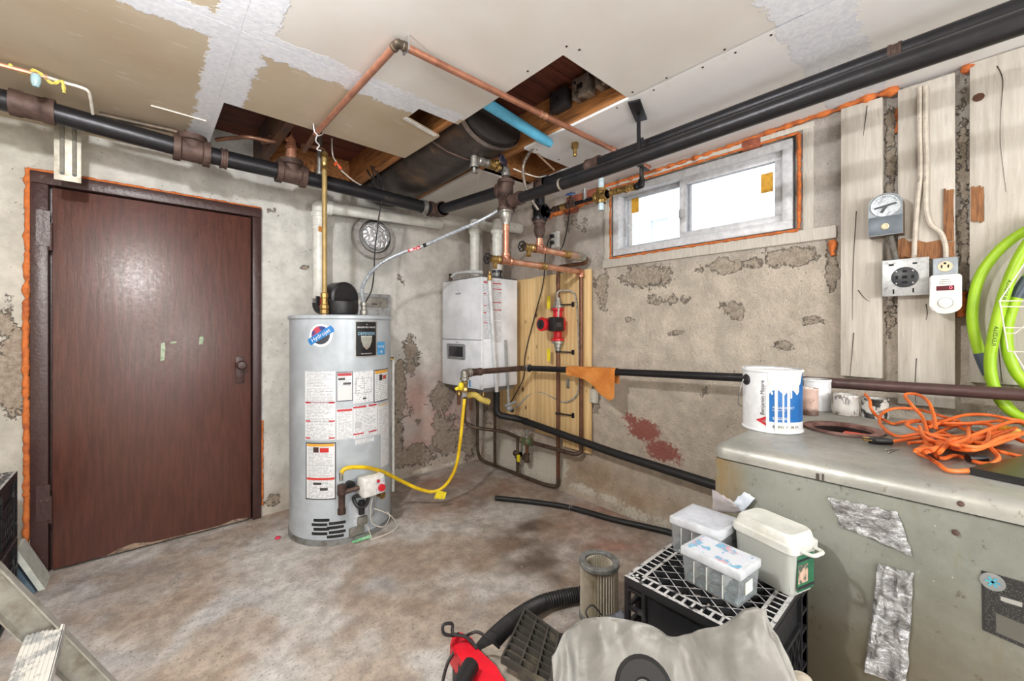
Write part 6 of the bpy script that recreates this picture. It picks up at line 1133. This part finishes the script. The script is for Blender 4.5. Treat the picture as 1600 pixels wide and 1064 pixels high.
P_ = [aZ(x, y, .36) for x, y in ((703, 1004), (708, 986), (722, 984), (734, 999), (752, 1013), (775, 1040), (800, 1072), (790, 1120), (748, 1110), (735, 1060), (728, 1034), (712, 1018))]
def pz(y, z0=.36): return z0
m = MB(); m.prism([(p.x, p.y) for p in P_], .30, .36); bmesh.ops.bevel(m.bm, geom=[e for e in m.bm.edges if all(v.co.z > .355 for v in e.verts)], offset=.008, segments=3, affect='EDGES'); m.done('red_shell', REDV, vm)
m = MB(); m.prism([((p.x-.62)*.86+.62, (p.y-.86)*.86+.86) for p in P_], .0, .30); m.done('drum', pm('dark_drum', (50, 50, 54), .45), vm)
m = MB(); m.tube([aZ(736, 1040, .375), aZ(722, 1066, .375), aZ(700, 1110, .37)], .022, 14); m.done('wand', BLACKPL, vm)
m = MB(); m.tube(spline([aZ(716, 990, .36), aZ(708, 993, .385), aZ(694, 990, .40), aZ(692, 978, .42), aZ(699, 974, .42), aZ(707, 976, .41), aZ(708, 990, .39), aZ(726, 994, .38), aZ(738, 1004, .37), aZ(745, 1014, .36)], 8), .0045, 8); m.tube(spline([aZ(726, 996, .36), aZ(735, 990, .385), aZ(748, 988, .39), aZ(766, 1000, .37), aZ(780, 1012, .34)], 8), .004, 8); m.tube(spline([aZ(712, 1016, .35), aZ(700, 1035, .33), aZ(692, 1064, .30), aZ(690, 1090, .28)], 6), .0045, 8); m.tube(spline([aZ(715, 1020, .35), aZ(718, 1040, .33), aZ(717, 1070, .3)], 6), .004, 8); m.done('power_cord', BLACKRUB, vm)
dp_ = thing('dusty_panel', 'dusty grey plastic panel lying between red vacuum and grille', 'panel', aZ(800, 1040, .3)); DUST = pm('dusty_grey_plastic', (138, 132, 122), .7, 0, (168, 156, 142), 16, .45, .6, .3, 60)
P_ = [aZ(x, y, .30) for x, y in ((752, 1015), (772, 1005), (800, 1018), (848, 1062), (840, 1120), (808, 1090), (778, 1040))]; m = MB(); m.prism([(p.x, p.y) for p in P_], .0, .30); m.done('panel_body', DUST, dp_)
gr = thing('plastic_grille', 'dusty black plastic grille with square openings beside the vacuum', 'grille', aZ(825, 1010, .25))
g0, g1, g2, g3 = aZ(820, 954, .30), aZ(872, 993, .30), aZ(858, 1072, .34), aZ(784, 1030, .34)
def gp(u, v): return (g0*(1-u)+g1*u)*(1-v)+(g3*(1-u)+g2*u)*v
m = MB(); nrm = (g1-g0).cross(g3-g0).normalized(); nrm = nrm if nrm.z > 0 else -nrm
for k in range(9): v = k/8; m.bar(gp(0, v), gp(1, v), .004 if k % 8 else .008, .016, nrm)
m.done('slats', pm('dusty_black_plastic', (62, 60, 56), .6, 0, (128, 120, 102), 8, .55, .75), gr)
m = MB()
for u in (0, .38, .72, 1): m.bar(gp(u, 0), gp(u, 1), .005, .016, nrm)
m.done('cross_bars', pm('dusty_black_plastic', (56, 54, 50)), gr)
m = MB(); m.poly([gp(0, 0)-nrm*.012, gp(1, 0)-nrm*.012, gp(1, .4)-nrm*.012, gp(0, .4)-nrm*.012]); m.done('back_plate', pm('dusty_black_plastic', (56, 54, 50)), gr)
for k, (x, y) in enumerate(((.2, 0), (.8, 1))): m = MB(); p = gp(x, y); m.cyl((p.x, p.y, 0), (p.x, p.y, p.z-.008), .02, seg=10); m.done('support', BLACKPL, gr)
m = MB(); a, b = aZ(852, 1003, .24), aZ(905, 1006, .24); m.cyl(a, b+(b-a)*.3, .026, seg=16); a, b = aZ(850, 1032, .26), aZ(900, 1036, .26); m.cyl(a, b, .036, .03, 16); m.lathe([(.038, 0), (.038, .02)], a, b-a, 16); solo(m, 'vacuum_wand', BLACKPL, 'short black vacuum tubes emerging from under the grey plastic cover', 'tube', aZ(860, 1010, .2))
# ---- grey plastic cover
t = NT('grey_plastic_sheet'); f = t.noise(7, 6, rough=.6, dist=.8); t.set(t.mix(t.ramp(f, .35, .65), rgb((120, 119, 115)), rgb((150, 149, 145))), t.ramp(f, .3, .7, .40, .55)); t.bump(t.noise(5, 3, dist=1.2), .4, .02); SHT = t.m
rid = [aD(862, 1030, .98), aD(880, 995, 1.0), aD(900, 976, 1.02), aD(935, 967, 1.0), aD(985, 972, .97), aD(1030, 988, .93), aD(1060, 998, .90), aD(1105, 985, .86), aD(1150, 966, .83), aD(1186, 955, .81), aD(1204, 975, .80), aD(1222, 1020, .79)]
RS = spline(rid, 8); NU = len(RS)-1; cv = thing('plastic_cover', 'crumpled grey plastic sheet draped over something at the bottom edge', 'cover', (.75, .45, 0)); m = MB()
F3 = FW.to_3d()
def cvf(u, v):
    p = RS[round(u*NU)]; s = v
    back = s < .2
    if back: k = (.2-s)/.2; q = p+F3*.035*k-Z_*.10*k**1.5
    else: k = (s-.2)/.8; q = p-F3*(.02+.20*k)*min(1, k*3)-Z_*(.03*k+.42*k**1.9)
    a = 1.3*abs(fbm(u*5+v*1.5, v*2.6-u, 3, 1.1, 3))-.35+.5*fbm(u*4, v*2, 8, 1, 2); b = 1-2*abs(n3(u*9+v*6, v*4-u*3, 9))
    q = q+V((0, 0, 1))*(.022*a+.010*b)*min(1, s*4)-F3*(.020*a)*(s > .2)
    if q.x > .925 and q.y > .27: q.x = .925
    return q
m.grid(cvf, NU, 34); m.done('sheet', SHT, cv, sharp=2)
q = aD(1006, 1078, .735); m = MB(); dirn = (V((0, 0, CH+.05))-q).normalized(); x, y = m.frame(dirn)
m.skin([m.ring(q+dirn*h, x, y, r, 30) for r, h in ((.045, -.03), (.05, -.01), (.05, .012), (.042, .02), (.018, .02), (.016, .012), (.016, -.02))], True); m.done('black_wheel', BLACKRUB, cv); m = MB(); m.cyl(q-dirn*.02, q+dirn*.008, .015, seg=14); m.done('wheel_hub', GREYPL, cv)
m = MB(); m.cyl(q-dirn*.03, V((q.x+.08, q.y+.02, .0)), .05, .07, 14); m.done('covered_core', GREYPL, cv)
q = aD(1222, 1050, .86); q = V((1.0, .235, 0)); solo(MB().lathe([(.045, 0), (.05, .01), (.05, .42), (.045, .45), (.035, .465), (.03, .50), (.018, .515), (.018, .54), (.001, .545)], q, Z_, 20), 'plastic_jug', pm('off_white_jug', (206, 196, 182), .45, 0, (190, 178, 164), 8), 'tall off-white plastic bottle in front of the black crates', 'bottle', q)
# ---- bits near the filter
def crumple(name, mat, label, cat, c, r, s=1.):
    m = MB(); bmesh.ops.create_icosphere(m.bm, subdivisions=4, radius=r)
    for v in m.bm.verts: d = v.co.normalized(); v.co = d*r*(.75+.5*fbm(d.x, d.y, d.z, 1.8, 4)); v.co.z *= s; v.co += V(c)
    return solo(m, name, mat, label, cat, c, sharp=2)
p = aZ(922, 985, .05); crumple('crumpled_foil', pm('crumpled_pale_foil', (206, 200, 196), .35, .3, (120, 110, 104), 40), 'crumpled pale foil on the floor in front of the filter', 'litter', (p.x, p.y, .045), .055, .8)
p = aZ(962, 985, .10); crumple('grey_bag', pm('blue_grey_bag', (122, 126, 138), .4, 0, (84, 86, 96), 14), 'crumpled blue-grey plastic bag between filter and crate', 'bag', (p.x, p.y, .08), .085, .9)
m = MB(); p = aZ(925, 975, .1); m.tube(spline([p, p+V((.0, .03, .03)), p+V((.03, .02, .05)), p+V((.04, -.02, .02)), p+V((.0, -.03, .04)), p+V((-.02, .0, .01))], 8), .003, 6); solo(m, 'black_wire', BLACKRUB, 'curl of thin black wire on the crumpled foil', 'wire', p)
# floor litter
p = aZ(563, 841, 0); m = MB(); m.grid(lambda u, v: p+V(((u-.5)*.11, (v-.5)*.09, .008+.012*n3(u*3, v*3, 2)+.006*n3(u*8, v*8))), 8, 8); solo(m, 'green_paper', pm('green_tissue', (132, 206, 154), .7, 0, (170, 220, 180), 20), 'crumpled green paper on the floor below the gas valve', 'paper', p, sharp=2)
p = aZ(434, 840, .008); solo(MB().ball(p, .013, (1.3, 1, .6)), 'red_cap', pm('red_plastic_bit', (206, 40, 70), .4), 'tiny red plastic bit on the floor left of water heater', 'litter', p)
for i, (x, y) in enumerate(((350, 900), (140, 935), (620, 905))): pass
# ---- left edge: ladder, leaning panels, basket, carton
LAD = pm('dusty_aluminium', (170, 168, 160), .45, .55, (128, 120, 106), 12, .45, .7, .2, 40); la = thing('step_ladder', 'paint-splashed aluminium step ladder at the bottom left corner', 'ladder', (0, 1.2, 0))
dirl = V((-.186, 0, .369)).normalized(); pl0 = V((-.054-.024, 1.45, .358-.012)); foot = pl0-dirl*(.358/dirl.z); topl = foot+dirl*1.35; nl = V((dirl.z, 0, -dirl.x))   # normal to the rail, pointing away from the climbing side
def rail(y, s):
    m = MB(); 
    for o, w, t_ in ((0, .0024, .054),): m.obox((foot+topl)/2+V((0, y-1.45, 0)), (1.35, .0024, .052), Matrix((dirl, Y_, nl)).transposed())
    for o in (.026, -.026): m.obox((foot+topl)/2+V((0, y-1.45+s*.012, 0))+nl*o, (1.35, .026, .003), Matrix((dirl, Y_, nl)).transposed())
    return m.done('side_rail', LAD, la)
rail(1.455, -1); rail(1.03, 1)
t = NT('paint_splashed_tread'); f = t.noise(16, 6, rough=.7); t.set(t.mix(t.ramp(f, .46, .54), rgb((156, 158, 158)), rgb((214, 212, 206))), .5, .3); TRD = t.m
def tread(z):
    c = foot+dirl*((z)/dirl.z); m = MB(); m.box(c.x-.030, c.x+.030, 1.04, 1.447, z-.004, z)
    for k in range(8): x = c.x-.027+k*.0077; m.box(x-.0022, x+.0022, 1.04, 1.447, z, z+.0022)
    for s in (1, -1): m.box(c.x+s*.030-.0015, c.x+s*.030+.0015, 1.04, 1.447, z-.028, z)
    return m.done('tread', TRD, la)
for z in (.27, .545, .82): tread(z)
m = MB()
for y in (1.455, 1.03): m.obox(foot+V((0, y-1.455+.005, .012)), (.05, .034, .09), None, .004)
m.done('rubber_foot', BLACKRUB, la)
m = MB()                                                 # rear legs with a diagonal brace
for y in (1.43, 1.06): m.bar(topl-dirl*.05+V((0, y-1.45, 0)), V((-.95, y, .01)), .03, .02)
m.bar((-.30, 1.44, .33), (.02, 1.44, .16), .02, .003); m.done('rear_frame', LAD, la)
def slab(name, label, x, dz, w, h, y0_, y1_, mat, cat='panel', lean=.06):
    m = MB(); m.prism([(x, 0), (x+w, 0), (x+w-lean, h), (x-lean, h)], y0_, y1_, lambda u, v, q: (u, q, v+.002)); return solo(m, name, mat, label, cat, (x, (y0_+y1_)/2, 0))
slab('leaning_panel', 'pale narrow board leaning beside the door frame', -.375, 0, .022, .215, 2.965, 3.12, pm('pale_board_edge', (196, 200, 192), .6), 'board', .085)
slab('blue_folder', 'slate blue folder leaning left of the pale board', -.418, 0, .036, .205, 2.96, 3.10, pm('slate_blue_board', (66, 84, 98), .5, 0, (90, 108, 120), 8), 'folder', .085)
slab('white_folder', 'pale blue-white folder lying against the slate blue one', -.450, 0, .026, .15, 2.93, 3.08, pm('pale_blue_white', (178, 192, 206), .5), 'folder', .07)
m = MB(); m.box(-.56, -.47, 2.56, 2.66, .0, .16, .004); solo(m, 'small_carton', pm('brown_cardboard', (152, 118, 88), .8, 0, (134, 100, 74), 12), 'brown cardboard carton on the floor by the ladder', 'carton', (-.51, 2.61, 0))
# ---- upper left: loose cable, socket and bracket near the ceiling
sbx = aY(105, 200, 2.88); sb2 = thing('slotted_bracket', 'pale slotted metal bracket hanging over the door frame corner', 'bracket', (sbx.x, 2.88, 2.29)); a, b = aY(84, 240, 2.88).x, aY(127, 240, 2.88).x; zb_ = aY(105, 283, 2.88).z
m = MB(); m.box(a, b, 2.88, 2.884, zb_, 2.29, .001); m.done('plate', pm('dusty_white_metal', (186, 180, 166), .5, .3, (160, 152, 136), 14), sb2)
for f in (.3, .75):
    x = a+(b-a)*f; m = MB(); m.tube([(x, 2.8785, zb_+.035), (x, 2.8785, 2.25)], .008, 8); m.done('slot', pm('slot_shadow_grey', (126, 122, 112), .6), sb2); MB().cyl((x, 2.876, zb_+.035), (x, 2.883, zb_+.035), .0085, seg=10).done('bolt_hole', BLACKPL, sb2)
MB().cyl((a+(b-a)*.52, 2.877, zb_+.018), (a+(b-a)*.52, 2.884, zb_+.018), .006, seg=8).done('bolt', GALV, sb2)
q = [aZ(-60, 85, 2.262), aZ(0, 101, 2.262), aZ(60, 117, 2.265), aZ(75, 121, 2.265)]; solo(MB().tube(spline(q, 6), .009, 8), 'copper_tube', COPPERB, 'thin bright copper tube under the ceiling above the iron main', 'pipe', q[1])
q = [aZ(75, 121, 2.262), aZ(100, 129, 2.27), aZ(125, 136, 2.27), aZ(138, 143, 2.262), aZ(142, 158, 2.245), aZ(145, 178, 2.22)]; solo(MB().tube(spline(q, 6), .006, 8), 'white_cable', WIREW, 'loose white cable end drooping from the ceiling above the door', 'cable', q[1])
q = aZ(56, 124, 2.24); so_ = thing('lamp_socket', 'old lamp socket with yellow wire tails under the ceiling, top left', 'lamp socket', q); MB().lathe([(.012, .03), (.015, .02), (.015, 0), (.011, -.015), (.008, -.02)], q-Z_*.01, Z_, 14).done('socket_shell', pm('pale_teal_porcelain', (150, 176, 180), .3), so_)
MB().tube(spline([q+V((-.07, .0, .03)), q+V((-.03, .02, .02)), q+V((0, 0, .035)), q+V((.04, .02, .01)), q+V((.07, .0, .02)), q+V((.075, .01, -.02))], 6), .006, 6, rf=lambda i: 1+.3*math.sin(i*1.9)).done('yellow_tails', pm('dull_yellow_wire', (200, 184, 90), .6), so_)
q = aZ(60, 140, 2.235); 
q = [aZ(236, 165, 2.288), aZ(255, 170, 2.286), aZ(290, 180, 2.287), aZ(322, 189, 2.288)]; solo(MB().tube(spline(q, 6), .0035, 6), 'loose_string', WIREW, 'loose pale string stuck along the tan ceiling', 'string', q[1])
